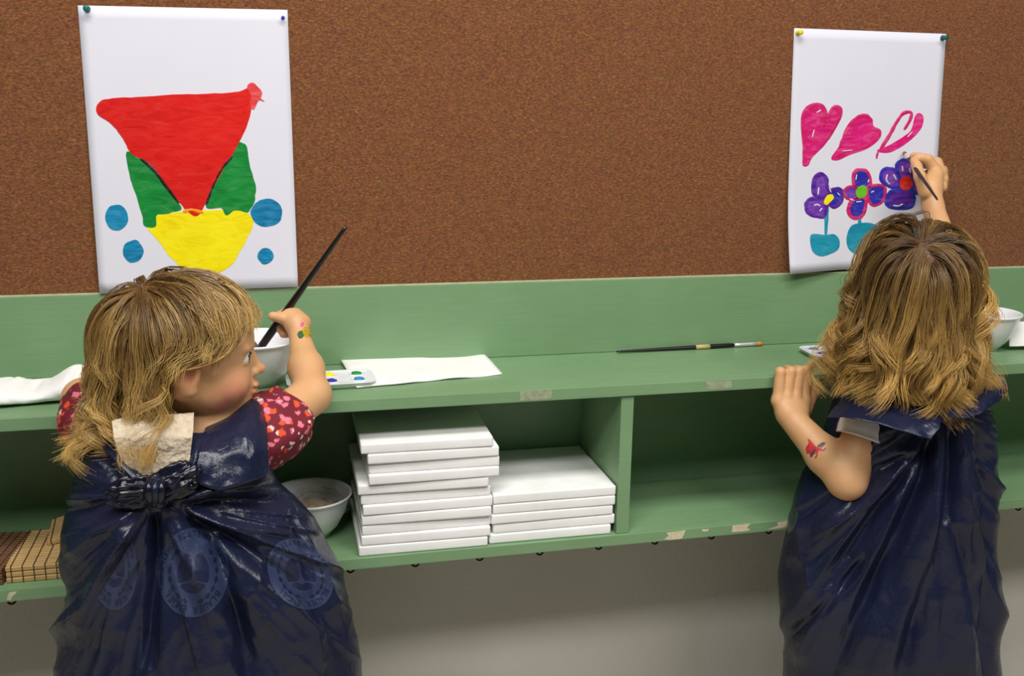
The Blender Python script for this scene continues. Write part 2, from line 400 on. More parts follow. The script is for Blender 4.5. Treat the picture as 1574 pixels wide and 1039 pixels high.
paint_poly('paint_patch', [(108, 375), (120, 355), (150, 343), (250, 336), (400, 327), (520, 324), (600, 318), (640, 305), (665, 330), (650, 370), (640, 410), (612, 480), (560, 570), (520, 640), (480, 722), (455, 752), (425, 735), (400, 705), (345, 630), (290, 565), (230, 535), (200, 480), (160, 430), (115, 400)], c1, yo1, 'paint_red', t1, .0007, rough=1.0)
paint_poly('paint_patch', [(632, 300), (650, 286), (668, 300), (684, 320), (680, 340), (692, 352), (672, 348), (655, 380), (640, 360), (646, 335)], c1, yo1, 'paint_pale_red', t1, .0009)
paint_stroke('paint_stroke', [(262, 550), (310, 595), (350, 645), (395, 705)], 6, c1, yo1, 'paint_dark', t1, .0009)
paint_stroke('paint_stroke', [(580, 545), (545, 585), (512, 650), (490, 710)], 5, c1, yo1, 'paint_dark', t1, .0009)
paint_stroke('paint_stroke', [(410, 735), (440, 728), (480, 738)], 6, c1, yo1, 'paint_orange', t1, .001)
for x, y, a, b in ((179, 755, 41, 47), (237, 871, 36, 39), (701, 739, 55, 48), (696, 888, 29, 27)):
    paint_poly('paint_dot', [(x+a*math.cos(k*math.pi/5)*random.uniform(.93, 1.06), y+b*math.sin(k*math.pi/5)*random.uniform(.93, 1.06)) for k in range(10)], c1, yo1, 'paint_cyan', t1, .0005, rough=.6)
t2, yo2 = paper_thing([(1222, 43), (1456, 52), (1428, 407), (1205, 418)], 'white sheet painted with pink hearts and purple flowers', .12)
c2 = lambda a, b: (1180+a*.3851, 30+b*.3851)
paint_poly('heart', [(137, 385), (160, 345), (205, 332), (235, 352), (240, 380), (268, 342), (298, 350), (300, 385), (270, 440), (230, 500), (180, 550), (163, 582), (140, 580), (143, 520), (138, 450)], c2, yo2, 'paint_pink', t2, .0005)
paint_stroke('paint_stroke', [(150, 575), (148, 480), (146, 395), (175, 348), (215, 345), (232, 375), (225, 430)], 7, c2, yo2, 'paint_rose', t2, .0008)
paint_stroke('paint_stroke', [(240, 395), (270, 350), (292, 362), (280, 410), (230, 490)], 6, c2, yo2, 'paint_rose', t2, .0008)
paint_poly('heart', [(255, 552), (290, 500), (310, 440), (345, 395), (385, 380), (420, 395), (425, 425), (452, 440), (450, 475), (400, 515), (330, 540), (280, 562)], c2, yo2, 'paint_pink', t2, .0005)
paint_stroke('paint_stroke', [(270, 548), (320, 525), (385, 510), (440, 470), (446, 445), (415, 440)], 6, c2, yo2, 'paint_rose', t2, .0008)
paint_stroke('paint_stroke', [(290, 510), (325, 440), (360, 392), (400, 386), (415, 410)], 6, c2, yo2, 'paint_rose', t2, .0008)
paint_poly('heart', [(440, 520), (480, 505), (540, 470), (575, 440), (592, 385), (610, 373), (625, 390), (618, 430), (585, 470), (540, 505), (490, 530), (450, 530)], c2, yo2, 'paint_pink', t2, .0005)
paint_stroke('paint_stroke', [(452, 518), (490, 460), (515, 415), (545, 375), (576, 372), (572, 400), (548, 440)], 5.5, c2, yo2, 'paint_rose', t2, .0008)
paint_stroke('paint_stroke', [(436, 555), (440, 535), (448, 522)], 3.5, c2, yo2, 'paint_pink', t2, .0006)
def petal(pts, fill, edge, wd=6.0):
    paint_poly('petal', pts, c2, yo2, fill, t2, .0005)
    paint_stroke('petal_outline', pts, wd, c2, yo2, edge, t2, .0008, True)
petal([(185, 690), (188, 640), (212, 618), (232, 632), (236, 668), (246, 690), (222, 708), (196, 704)], 'paint_violet', 'paint_purple', 7)
petal([(242, 700), (268, 676), (292, 680), (296, 715), (275, 745), (250, 742)], 'paint_blue', 'paint_purple', 6)
petal([(152, 745), (162, 722), (195, 714), (225, 712), (232, 745), (222, 785), (180, 780), (158, 768)], 'paint_violet', 'paint_purple', 7)
paint_poly('flower_centre', [(222, 728), (236, 702), (256, 698), (262, 712), (248, 728), (232, 740)], c2, yo2, 'paint_yellow', t2, .0011)
petal([(346, 665), (344, 620), (362, 600), (392, 604), (408, 630), (408, 662), (380, 672)], 'paint_blue', 'paint_rose', 5.5)
petal([(305, 690), (318, 670), (352, 668), (362, 695), (350, 716), (316, 714)], 'paint_violet', 'paint_rose', 5)
petal([(398, 680), (412, 665), (460, 664), (468, 690), (455, 728), (420, 742), (400, 715)], 'paint_blue', 'paint_rose', 5)
petal([(350, 715), (390, 715), (384, 765), (366, 790), (335, 788), (322, 765), (328, 735)], 'paint_blue', 'paint_rose', 6)
paint_poly('flower_centre', [(350, 690), (362, 668), (385, 662), (396, 680), (388, 705), (362, 712)], c2, yo2, 'paint_lime', t2, .0011)
petal([(455, 640), (458, 606), (480, 596), (510, 604), (526, 640), (524, 666), (490, 668)], 'paint_violet', 'paint_blue', 6)
petal([(516, 590), (530, 566), (552, 562), (575, 580), (582, 618), (560, 640), (530, 630)], 'paint_violet', 'paint_blue', 6)
petal([(490, 690), (530, 676), (570, 682), (582, 715), (570, 745), (510, 752), (478, 740), (476, 710)], 'paint_purple', 'paint_blue', 6.5)
petal([(570, 650), (605, 640), (625, 660), (615, 690), (585, 690)], 'paint_violet', 'paint_blue', 5)
paint_poly('flower_centre', [(528, 640), (545, 626), (568, 630), (578, 652), (566, 676), (540, 680), (526, 662)], c2, yo2, 'paint_scarlet', t2, .0011)
paint_stroke('stem', [(234, 745), (232, 790), (227, 860)], 6, c2, yo2, 'paint_teal', t2, .0007)
paint_stroke('stem', [(366, 795), (364, 830)], 6, c2, yo2, 'paint_teal', t2, .0007)
paint_poly('flower_pot', [(162, 870), (175, 854), (225, 858), (262, 856), (283, 880), (278, 915), (240, 935), (200, 942), (168, 920)], c2, yo2, 'paint_teal', t2, .0005)
paint_poly('flower_pot', [(312, 870), (330, 825), (365, 812), (410, 812), (440, 830), (445, 880), (420, 925), (360, 938), (320, 915)], c2, yo2, 'paint_teal', t2, .0005)
for q, wd in (([(200, 700), (204, 668)], 2.2), ([(244, 668), (252, 690)], 2.0), ([(182, 742), (196, 738), (208, 745)], 2.4), ([(205, 765), (215, 752)], 2.6), ([(276, 690), (288, 702)], 1.8), ([(352, 640), (356, 618)], 2.0), ([(400, 650), (404, 640)], 2.0), ([(326, 716), (345, 722)], 2.4), ([(352, 728), (374, 726)], 2.2), ([(412, 690), (424, 684)], 2.0), ([(478, 618), (474, 640), (486, 658)], 2.6), ([(502, 616), (514, 640)], 2.4), ([(538, 584), (540, 606)], 2.6), ([(566, 592), (570, 612)], 2.0), ([(498, 742), (520, 744), (538, 736)], 2.2), ([(198, 372), (216, 362)], 1.8), ([(188, 440), (180, 470)], 1.6), ([(300, 525), (340, 522)], 1.6), ([(560, 470), (580, 448)], 1.6)):
    paint_stroke('bare_streak', q, wd, c2, yo2, 'paper', t2, .0012)
for nm, px, py, mat, yo, lab in (('push_pin', 133, 13, 'pin_teal', yo1, 'teal push pin in the left corner of the triangle painting'), ('push_pin', 435, 27, 'pin_blue', yo1, 'small blue push pin in the right corner of the triangle painting'), ('push_pin', 1229, 50, 'pin_yellow', yo2, 'yellow push pin in the left corner of the hearts painting'), ('push_pin', 1452, 58, 'pin_green', yo2, 'dark green push pin in the right corner of the hearts painting')):
    p = P(px, py, -.008); y0 = float(yo(p[0], p[2]))
    sc = .6 if mat == 'pin_blue' else 1
    V, F = lathe([(.0032, .0), (.0046, .0006), (.0046, .0018), (.0026, .003), (.0021, .0075), (.0035, .0092), (.0045, .0108), (.0043, .0122), (.002, .0128)], 16)
    V = V*sc; V = np.stack([V[:, 0]+p[0], y0-.0001-V[:, 2], V[:, 1]+p[2]], 1)
    t = thing(nm, (p[0], y0, p[2]), lab, 'push pin', 'push pins'); mesh_obj('head', V, F, mat, t, True)
    V, F = lathe([(.0006, 0), (.0006, .006)], 8); V = np.stack([V[:, 0]+p[0], y0+.0055-V[:, 2], V[:, 1]+p[2]], 1); mesh_obj('needle', V, F, 'steel', t)

# ------------------------------------------------------------------ bowls, palettes, brushes, tissues
def bowl(x, y, z, R, h, label, grp='white bowls'):
    t = thing('bowl', (x, y, z), label, 'bowl', grp)
    prof = [(R*.42, .0), (R*.45, .0), (R*.45, .004), (R*.50, .006), (R*.66, h*.25), (R*.82, h*.55), (R*.92, h*.84), (R*.945, h*.92), (R*1.0, h*.96), (R*1.0, h), (R*.97, h*1.005), (R*.92, h*.96), (R*.885, h*.84), (R*.78, h*.55), (R*.62, h*.28), (R*.46, .012), (R*.2, .009), (.002, .009)]
    V, F = lathe(prof, 56, (x, y, z)); mesh_obj('bowl_body', V, F, 'china', t, True); return t
pb = PZ(408, 580, ZS); bowl(pb[0]-.012, -.095, ZS, .068, .072, 'white bowl on the green shelf beside the child dipping a brush')
BOWL1 = (pb[0]-.012, -.095)
pb = PZ(1508, 548, ZS); bowl(P(1512, 500, -.1)[0], -.1, ZS, .062, .068, 'white bowl on the shelf by the child painting hearts')
BOWL3 = (P(1512, 500, -.1)[0], -.1)
bl = P(478, 800, -.105); bowl(bl[0], -.105, ZL, .066, .07, 'white bowl holding a plastic bag on the lower shelf')
# crumpled snack bag inside the low bowl
def blob(name, c, r, mat, parent, seed, amp=.25, sub=4):
    bm = bmesh.new(); bmesh.ops.create_icosphere(bm, subdivisions=sub, radius=1)
    V = np.array([v.co[:] for v in bm.verts]); F = [[v.index for v in f.verts] for f in bm.faces]; bm.free()
    d = 1+amp*(1-2*np.abs(vnoise(V*2.2, seed)))*.6+amp*.5*vnoise(V*5, seed+1); V = V*d[:, None]*np.array(r)+np.array(c)
    return mesh_obj(name, V, F, mat, parent, False)
tb = NT('clear_film'); tb.set(Base_Color=(.95, .93, .88), Roughness=.12, Transmission_Weight=.75, IOR=1.12, Alpha=.45); MAT['clear_film'] = tb.m
plain('crumbs', (168, 134, 92), .7, .35, 90, .4)
sb = thing('snack_bag', (bl[0]+.005, -.105, ZL+.012), 'crumpled clear bag of beige crumbs lying in the low bowl', 'bag')
blob('crumbs', (bl[0]+.006, -.105, ZL+.035), (.037, .037, .02), 'crumbs', sb, 3)
blob('film', (bl[0]+.004, -.105, ZL+.045), (.046, .044, .026), 'clear_film', sb, 9, .3)

def brush(name, tail, tip, L, label, rmax=.0042, bristle='bristle_brown', grp=None, flat=False, band=True):
    tail, tip = np.array(tail, float), np.array(tip, float); d = tip-tail; l = np.linalg.norm(d); d /= l
    t = thing(name, tip if tip[2] < tail[2] else tail, label, 'paintbrush', grp)
    hl = l*.86 if not flat else l*.80; fe = l*.945 if not flat else l*.955
    s = np.array([0, .03, .2, .5, .8, .95, 1.0])*hl; r = np.array([.35, .5, .62, .8, 1, .95, .75])*rmax
    V, F = tube([tail+d*k for k in s], r, 14); mesh_obj('handle', V, F, 'black_lacquer', t, True)
    s = np.linspace(hl-.002, fe, 5); V, F = tube([tail+d*k for k in s], np.array([.78, .8, .78, .8, .85])*rmax, 14); mesh_obj('ferrule', V, F, 'steel', t, True)
    s = np.linspace(fe-.001, l, 6); V, F = tube([tail+d*k for k in s], np.array([.8, 1, .98, .85, .6, .3])*rmax, 12); mesh_obj('bristles', V, F, bristle, t, True)
    if band:
        s = np.linspace(hl*.66, hl*.78, 3); V, F = tube([tail+d*k for k in s], np.array([.93, .97, .99])*rmax+.00012, 14); mesh_obj('printed_band', V, F, 'gold_print', t, True)
    return t
p0, p1 = PZ(948, 541, ZS+.0035), P(1173, 527, -.0115)
brush('paintbrush', (p0[0], min(p0[1], -.011), ZS+.0042), (p1[0], -.0115, ZS+.0045), 0, 'black paintbrush with orange bristles lying on the shelf', .0042, 'bristle_orange', flat=True)
def rrect(hx, hy, r, n=8):
    out = []
    for cxs, cys, a0 in ((hx-r, hy-r, 0), (-hx+r, hy-r, 90), (-hx+r, -hy+r, 180), (hx-r, -hy+r, 270)):
        for k in range(n+1):
            a = math.radians(a0+90*k/n); out.append((cxs+r*math.cos(a), cys+r*math.sin(a)))
    return np.array(out)
def palette(c, hx, hy, rot, label, paints):
    t = thing('paint_palette', c, label, 'palette', 'paint palettes'); R = np.array([[math.cos(rot), -math.sin(rot)], [math.sin(rot), math.cos(rot)]])
    rings = [(-.006, .001), (-.004, .0008), (0, .0065), (.0015, .009), (0.003, .0098), (.0025, .0104), (.0005, .0098), (-.003, .0086), (-.02, .0086)]
    V = []; n = 36; F = []
    for off, z in rings:
        q = rrect(hx+off, hy+off, .014+max(off, -.006)) @ R.T; V += [(c[0]+a, c[1]+b, c[2]+z) for a, b in q]
    for i in range(len(rings)-1):
        for k in range(n): F.append([i*n+k, i*n+(k+1) % n, (i+1)*n+(k+1) % n, (i+1)*n+k])
    F.append(list(range(n))[::-1]); F.append([(len(rings)-1)*n+k for k in range(n)])
    mesh_obj('tray', V, F, 'plastic_white', t, True)
    for (ux, uy, mat) in paints:
        p = R @ np.array([ux*hx, uy*hy]); ctr = np.array([c[0]+p[0], c[1]+p[1], c[2]+.0086])
        rr = .0115
        V, F = lathe([(rr, -.0004), (rr*1.05, .0014), (rr*.98, .0018), (rr*.9, .0008), (rr*.2, .0002)], 20, ctr); wl = mesh_obj('well', V, F, 'plastic_white', t, True)
        if mat:
            bm = bmesh.new(); bmesh.ops.create_icosphere(bm, subdivisions=2, radius=1)
            VV = np.array([v.co[:] for v in bm.verts]); FF = [[v.index for v in f.verts] for f in bm.faces]; bm.free()
            VV = VV*np.array([.0088, .0088, .003])*(1+.18*vnoise(VV*1.7, int(ux*50)+7))[:, None]+ctr+np.array([0, 0, .0012]); mesh_obj('paint_blob', VV, FF, mat, wl, True)
    return t
pa = PZ(508, 590, ZS); palette((pa[0], pa[1], ZS), .064, .038, .04, 'white paint palette with six wells beside the paper napkin', [(-.68, -.45, 'paint_scarlet'), (-.68, .45, 'paint_orange'), (0, -.45, 'paint_blue'), (0, .45, 'paint_yellow'), (.66, -.42, 'paint_cyan'), (.66, .45, 'paint_green')])
pa = PZ(1290, 547, ZS); palette((pa[0], pa[1], ZS), .06, .038, -.05, 'white paint palette beside the child painting hearts', [(-.68, -.4, 'paint_purple'), (-.68, .45, 'paint_cyan'), (0, -.45, 'paint_yellow'), (0, .45, 'paint_purple'), (.66, -.42, 'paint_rose'), (.66, .45, 'paint_lime')])
# paper napkin on the shelf
cs = [PZ(521, 549, ZS+.006), PZ(738, 538, ZS+.006), PZ(772, 574, ZS+.003), PZ(548, 596, ZS+.002)]
n = 30; G = np.zeros((n, n, 3))
for j in range(n):
    for i in range(n):
        a, b = i/(n-1), j/(n-1); p = (cs[0]*(1-a)+cs[1]*a)*(1-b)+(cs[3]*(1-a)+cs[2]*a)*b
        nn = vnoise(np.array([[a*6, b*4, 1]]), 5)[0]
        p[2] = ZS+.0042+.0016*nn+.004*max(0, a-.8)*5*(1-b)*.5+.004*(1-a)*(1-b); p[1] += .0025*vnoise(np.array([[a*7, 0, 3]]), 8)[0]; G[j, i] = p
sheet('paper_napkin', G, .0028, 'tissue'); tag(bpy.data.objects['paper_napkin'], 'flat white paper napkin lying on the middle of the green shelf', 'napkin')
# folded towel far left
n = 60; m = 24; V = []; x0, x1 = P(-60, 590, -.15)[0], P(148, 580, -.15)[0]
for i in range(n):
    s = i/(n-1); x = x0+(x1-x0)*s; hh = .020+.014*math.exp(-((s-.78)/.16)**2)+.004*math.sin(s*9); wd = .052*(1-max(0, s-.8)*2.2)
    if i in (0, n-1): hh *= .5; wd *= .6
    for k in range(m):
        a = 2*math.pi*k/m; yy = math.copysign(abs(math.cos(a))**.6, math.cos(a))*wd; zz = math.copysign(abs(math.sin(a))**.7, math.sin(a))
        wr = .0022*vnoise(np.array([[s*16+zz*2, k*.5, 0]]), 21)[0]
        V.append((x, -.125+.018*math.sin(s*2.5)+yy+wr, ZS+.001+max(0, (zz+1)*.5*hh+(wr if zz > -.5 else 0))))
F = grid_faces(m, n, True); F += [list(range(m))[::-1], [(n-1)*m+k for k in range(m)]]
mesh_obj('folded_towel', V, F, 'tissue', None, True); tag(bpy.data.objects['folded_towel'], 'crumpled white paper towel on the shelf left of the blond child', 'towel')
# folded tissue at the far right
n = 18; G = np.zeros((n, n, 3)); b0 = PZ(1556, 540, ZS)
for j in range(n):
    for i in range(n):
        a, b = i/(n-1), j/(n-1); an = math.pi*(.05+.9*b)
        G[j, i] = (b0[0]-.004+a*.10+.012*math.sin(b*3), b0[1]+.07*b-.012*a+.004, ZS+.003+.050*math.sin(an)*(.8+.2*a)+.003*vnoise(np.array([[a*5, b*5, 2]]), 3)[0]*math.sin(an))
sheet('tissue', G, .0015, 'tissue'); tag(bpy.data.objects['tissue'], 'bent white tissue on the shelf beside the bowl at the far right', 'tissue')
# bamboo mats on the lower shelf, far left
def mat_stack(c, L, D, layers, rot, tilt, label, mat):
    t = thing('bamboo_mat', c, label, 'mat', 'bamboo mats on the lower shelf')
    R = Matrix.Translation(c) @ Matrix.Rotation(rot, 4, 'Z') @ Matrix.Rotation(tilt, 4, 'Y')
    nsl = 16
    for l in range(layers):
        z0 = l*.0085
        for k in range(nsl):
            y = -D/2+D*(k+.5)/nsl; bm = bmesh.new(); bm_box(bm, (-L/2+random.uniform(-.001, .001), y-D/nsl*.47, z0+.0003), (L/2, y+D/nsl*.47, z0+.0078), .0012, 1, R); bm_obj('slat', bm, mat, t)
    for q in range(7):
        x = -L/2+L*(q+.5)/7; bm = bmesh.new()
        bm_box(bm, (x-.0007, -D/2-.0006, -.0+.0006), (x+.0007, D/2, layers*.0085+.0002), 0, 1, R); bm_obj('thread', bm, 'thread', t)
    return t
p = P(78, 856, -.15); mat_stack((p[0], -.125, ZL), .105, .13, 3, 0, 0, 'flat pale folded bamboo mat on the lower shelf at far left', 'bamboo')
p = P(120, 832, -.08); mat_stack((p[0]+.012, -.075, ZL+.0275), .10, .09, 2, .1, -.28, 'tilted pale bamboo mat leaning on the flat one', 'bamboo')
p = P(2, 858, -.15); mat_stack((p[0]-.022, -.125, ZL), .08, .13, 3, -.12, 0, 'dark brown folded bamboo mat at the left edge of the photo', 'bamboo_dark')
# ------------------------------------------------------------------ people: implicit surfaces meshed by surface nets
class Field:
    def __init__(s, lo, hi, h):
        s.lo = np.array(lo, float); s.h = h; s.n = np.ceil((np.array(hi)-s.lo)/h).astype(int)+1
        s.F = np.full(s.n, 1.0, np.float32)
    def block(s, lo, hi, m):
        a = np.maximum(0, np.floor((np.array(lo)-m-s.lo)/s.h).astype(int)); b = np.minimum(s.n, np.ceil((np.array(hi)+m-s.lo)/s.h).astype(int)+1)
        if (b <= a).any(): return None, None
        ax = [(s.lo[i]+s.h*np.arange(a[i], b[i])).astype(np.float32) for i in range(3)]
        return tuple(slice(a[i], b[i]) for i in range(3)), np.meshgrid(*ax, indexing='ij', sparse=True)
    def put(s, sl, d, k, sub=False):
        o = s.F[sl]
        if sub:
            d = -d; h = np.clip(.5-.5*(o-d)/k, 0, 1); s.F[sl] = o*(1-h)+d*h+k*h*(1-h)
        else:
            h = np.clip(.5+.5*(o-d)/k, 0, 1); s.F[sl] = o*(1-h)+d*h-k*h*(1-h)
    def cap(s, a, b, ra, rb=None, k=.008, sub=False):
        rb = ra if rb is None else rb; a = np.asarray(a, float); b = np.asarray(b, float); r = max(ra, rb)
        sl, X = s.block(np.minimum(a, b)-r, np.maximum(a, b)+r, .03)
        if sl is None: return
        ab = b-a; L = max(ab@ab, 1e-9)
        t = np.clip(((X[0]-a[0])*ab[0]+(X[1]-a[1])*ab[1]+(X[2]-a[2])*ab[2])/L, 0, 1)
        d = np.sqrt((X[0]-a[0]-t*ab[0])**2+(X[1]-a[1]-t*ab[1])**2+(X[2]-a[2]-t*ab[2])**2)-(ra+(rb-ra)*t)
        s.put(sl, d.astype(np.float32), k, sub)
    def chain(s, pts, rad, k=.006):
        for i in range(len(pts)-1): s.cap(pts[i], pts[i+1], rad[i], rad[i+1], k)
    def ell(s, c, R, r, k=.01, sub=False):
        c = np.asarray(c, float); r = np.asarray(r, float); m = r.max(); sl, X = s.block(c-m, c+m, .03)
        if sl is None: return
        D = [X[i]-c[i] for i in range(3)]
        q = [(D[0]*R[0, j]+D[1]*R[1, j]+D[2]*R[2, j]) for j in range(3)]
        k0 = np.sqrt(sum((q[j]/r[j])**2 for j in range(3))); k1 = np.sqrt(sum((q[j]/r[j]**2)**2 for j in range(3)))+1e-6
        s.put(sl, (k0*(k0-1)/k1).astype(np.float32), k, sub)
    def mesh(s):
        F = s.F; S = F < 0
        c = np.zeros(np.array(F.shape)-1, np.uint8)
        for i in (0, 1):
            for j in (0, 1):
                for k in (0, 1): c += S[i:F.shape[0]-1+i, j:F.shape[1]-1+j, k:F.shape[2]-1+k]
        A = np.argwhere((c > 0) & (c < 8)); idx = np.full(c.shape, -1, np.int32); idx[tuple(A.T)] = np.arange(len(A))
        acc = np.zeros((len(A), 3)); cnt = np.zeros(len(A))
        for ax in range(3):
            o1, o2 = [q for q in range(3) if q != ax]
            for u in (0, 1):
                for v in (0, 1):
                    p = A.copy(); p[:, o1] += u; p[:, o2] += v; q = p.copy(); q[:, ax] += 1
                    fa = F[tuple(p.T)]; fb = F[tuple(q.T)]; m = (fa < 0) != (fb < 0)
                    t = fa[m]/(fa[m]-fb[m]); pt = p[m].astype(float); pt[:, ax] += t; acc[m] += pt; cnt[m] += 1
        V = acc/cnt[:, None]*s.h+s.lo
        Q = []
        for ax in range(3):
            o1, o2 = [(1, 2), (2, 0), (0, 1)][ax]
            sa = [slice(None)]*3; sb = [slice(None)]*3; sa[ax] = slice(0, -1); sb[ax] = slice(1, None)
            E = np.argwhere(S[tuple(sa)] != S[tuple(sb)])
            E = E[(E[:, o1] > 0) & (E[:, o2] > 0) & (E[:, o1] < F.shape[o1]-1) & (E[:, o2] < F.shape[o2]-1)]
            flip = S[tuple(E.T)]
            def cell(d1, d2):
                p = E.copy(); p[:, o1] += d1; p[:, o2] += d2; return idx[tuple(p.T)]
            q = np.stack([cell(-1, -1), cell(0, -1), cell(0, 0), cell(-1, 0)], 1); q[~flip] = q[~flip][:, ::-1]; Q.append(q)
        Q = np.concatenate(Q); Q = Q[(Q >= 0).all(1)]
        return V, Q
def smooth_mesh(V, Q, it=2, lam=.5):
    e = np.concatenate([Q[:, [0, 1]], Q[:, [1, 2]], Q[:, [2, 3]], Q[:, [3, 0]]]); n = len(V)
    for _ in range(it):
        for l in (lam, -lam*1.04):
            a = np.zeros((n, 3)); c = np.bincount(e.ravel(), minlength=n).astype(float)
            for k in range(3): a[:, k] = np.bincount(e[:, 0], V[e[:, 1], k], n)+np.bincount(e[:, 1], V[e[:, 0], k], n)
            V = V+l*(a/np.maximum(c, 1)[:, None]-V)
    return V
def frame(fwd, up=(0, 0, 1)):
    f = np.array(fwd, float); f /= np.linalg.norm(f); l = np.cross(up, f); l /= np.linalg.norm(l); return np.stack([f, l, np.cross(f, l)], 1)
EAR = np.array([-.004, .066, -.008])
def head_sdf(D, O, R):
    W = lambda x, y, z: O+R @ np.array([x, y, z], float)
    D.ell(W(-.012, 0, .028), R, (.086, .068, .070), .01)
    D.ell(W(.030, 0, .020), R, (.050, .060, .052), .02)
    D.ell(W(.030, 0, -.030), R, (.048, .050, .050), .02)
    for s in (-1, 1):
        D.ell(W(.042, s*.030, -.032), R, (.030, .024, .026), .012)      # cheeks
        D.cap(W(-.01, s*.050, -.030), W(.05, s*.014, -.066), .016, .013, .015)
    D.ell(W(.064, 0, -.068), R, (.016, .018, .013), .010)               # chin
    D.cap(W(.068, 0, -.048), W(.071, 0, -.040), .014, .013, .010)       # muzzle
    for s in (-1, 1): D.ell(W(.079, s*.027, .001), R, (.012, .016, .010), .008, True)   # sockets
    D.cap(W(.074, 0, .004), W(.086, 0, -.0200), .0065, .0072, .006)      # nose
    D.ell(W(.0885, 0, -.0215), R, (.0085, .0078, .0068), .004)
    for s in (-1, 1): D.ell(W(.081, s*.0075, -.025), R, (.006, .005, .005), .004)
    D.ell(W(.0828, 0, -.0415), R, (.0055, .014, .0042), .003)            # lips
    D.ell(W(.0805, 0, -.0500), R, (.0060, .0125, .0046), .003)
    for s in (-1, 1):
        D.cap(W(.074, s*.012, .0135), W(.068, s*.040, .0145), .0050, .0040, .008)   # brow
        D.cap(W(.0755, s*.018, .0062), W(.0655, s*.040, .0040), .0026, .0022, .002)  # upper lid
        D.cap(W(.0755, s*.019, -.0060), W(.0660, s*.038, -.0052), .0022, .002, .003)  # lower lid
        e = EAR*np.array([1, s, 1]); er = R @ np.array([[.96, -.25*s, .1], [.25*s, .96, 0], [-.1, 0, .99]])
        D.ell(W(*e), er, (.0175, .0075, .0285), .003)
        D.ell(W(e[0]+.001, e[1]+s*.0085, e[2]+.004), er, (.0105, .0065, .0185), .003, True)
        D.cap(W(e[0]-.004, e[1]+s*.003, e[2]+.013), W(e[0]-.004, e[1]+s*.003, e[2]-.010), .0028, .0022, .003)
        D.ell(W(e[0]+.006, e[1]-s*.0005, e[2]-.021), R, (.0085, .006, .0085), .003)   # lobe
    return W
SKIN = np.array(s2l((213, 165, 118))); 
def skin_mat():
    t = NT('skin'); a = t.new('ShaderNodeVertexColor', layer_name='tint'); v = t.coords(); n = t.noise(v, 220, 3); b = t.noise(v, 22, 3)
    c = t.mix(.25, a.outputs['Color'], t.ramp(b, [(.35, (.80, .72, .68)), (.65, (1, 1, 1))]), 'MULTIPLY')
    t.set(Base_Color=c, Roughness=.48, Specular_IOR_Level=.4, Subsurface_Weight=.12, Subsurface_Scale=.006, Subsurface_Radius=(1.0, .35, .2))
    t.bump(n, .12, .0006); MAT['skin'] = t.m
skin_mat()
def hair_mat():
    t = NT('hair'); a = t.new('ShaderNodeVertexColor', layer_name='tint'); t.set(Base_Color=a.outputs['Color'], Roughness=.38, Specular_IOR_Level=.55); MAT['hair'] = t.m
hair_mat()
def bag_mat():
    t = NT('bag_film'); v = t.coords(); n1 = t.noise(t.coords((1, 1, .55)), 55, 4, .6, .8); n2 = t.noise(v, 260, 3, .6); n3 = t.noise(v, 6, 2)
    vo = t.new('ShaderNodeTexVoronoi', feature='DISTANCE_TO_EDGE'); vo.inputs['Scale'].default_value = 120; t.link(v, vo.inputs['Vector'])
    t.set(Base_Color=t.ramp(n3, [(.3, s2l((20, 25, 46))), (.7, s2l((27, 33, 58)))]), Roughness=t.ramp(n1, [(.3, (.22,)*3), (.7, (.36,)*3)]), Specular_IOR_Level=.42)
    a = t.bump(n1, .40, .004); b = t.bump(n2, .25, .0008, a); t.bump(vo.outputs['Distance'], .15, .001, b); MAT['bag_film'] = t.m
bag_mat()
t = NT('bag_print'); v = t.coords(); t.set(Base_Color=t.ramp(t.noise(v, 60, 3), [(.3, s2l((40, 49, 76))), (.7, s2l((47, 57, 86)))]), Roughness=.42, Specular_IOR_Level=.4); t.bump(t.noise(v, 180, 3), .25, .0008); MAT['bag_print'] = t.m
t = NT('bag_print_dark'); v = t.coords(); t.set(Base_Color=t.ramp(t.noise(v, 60, 3), [(.3, s2l((19, 25, 52))), (.7, s2l((24, 31, 62)))]), Roughness=.4); MAT['bag_print_dark'] = t.m
plain('bag_knot', (16, 18, 34), .25, .2, 90, .6)
t = NT('sherpa'); v = t.coords(); vo = t.new('ShaderNodeTexVoronoi', feature='F1'); vo.inputs['Scale'].default_value = 230; t.link(v, vo.inputs['Vector']); n = t.noise(v, 120, 3)
t.set(Base_Color=t.ramp(n, [(.3, s2l((176, 160, 136))), (.7, s2l((206, 192, 170)))]), Roughness=.95, Sheen_Weight=.3); t.bump(vo.outputs['Distance'], .5, .002); MAT['sherpa'] = t.m
def floral():
    t = NT('floral_cotton'); v = t.coords(); dn = t.new('ShaderNodeTexNoise'); dn.inputs['Scale'].default_value = 120; t.link(v, dn.inputs['Vector'])
    dv = t.mix(.012, v, dn.outputs['Color'])
    def blobs(scale, lo, hi, seed):
        mp = t.new('ShaderNodeMapping'); mp.inputs['Location'].default_value = (seed, seed*.7, seed*.3); t.link(dv, mp.inputs['Vector'])
        vo = t.new('ShaderNodeTexVoronoi', feature='F1'); vo.inputs['Scale'].default_value = scale; t.link(mp.outputs['Vector'], vo.inputs['Vector'])
        return t.ramp(vo.outputs['Distance'], [(lo, (1, 1, 1)), (hi, (0, 0, 0))])
    c = t.mix(blobs(62, .26, .34, 1.7), s2l((112, 20, 38)), s2l((226, 120, 140)))
    c = t.mix(blobs(75, .2, .27, 4.1), c, s2l((216, 206, 190)))
    c = t.mix(blobs(55, .24, .32, 7.9), c, s2l((226, 78, 40)))
    t.set(Base_Color=c, Roughness=.85); t.bump(t.noise(v, 500, 2), .2, .0005); MAT['floral_cotton'] = t.m
floral()
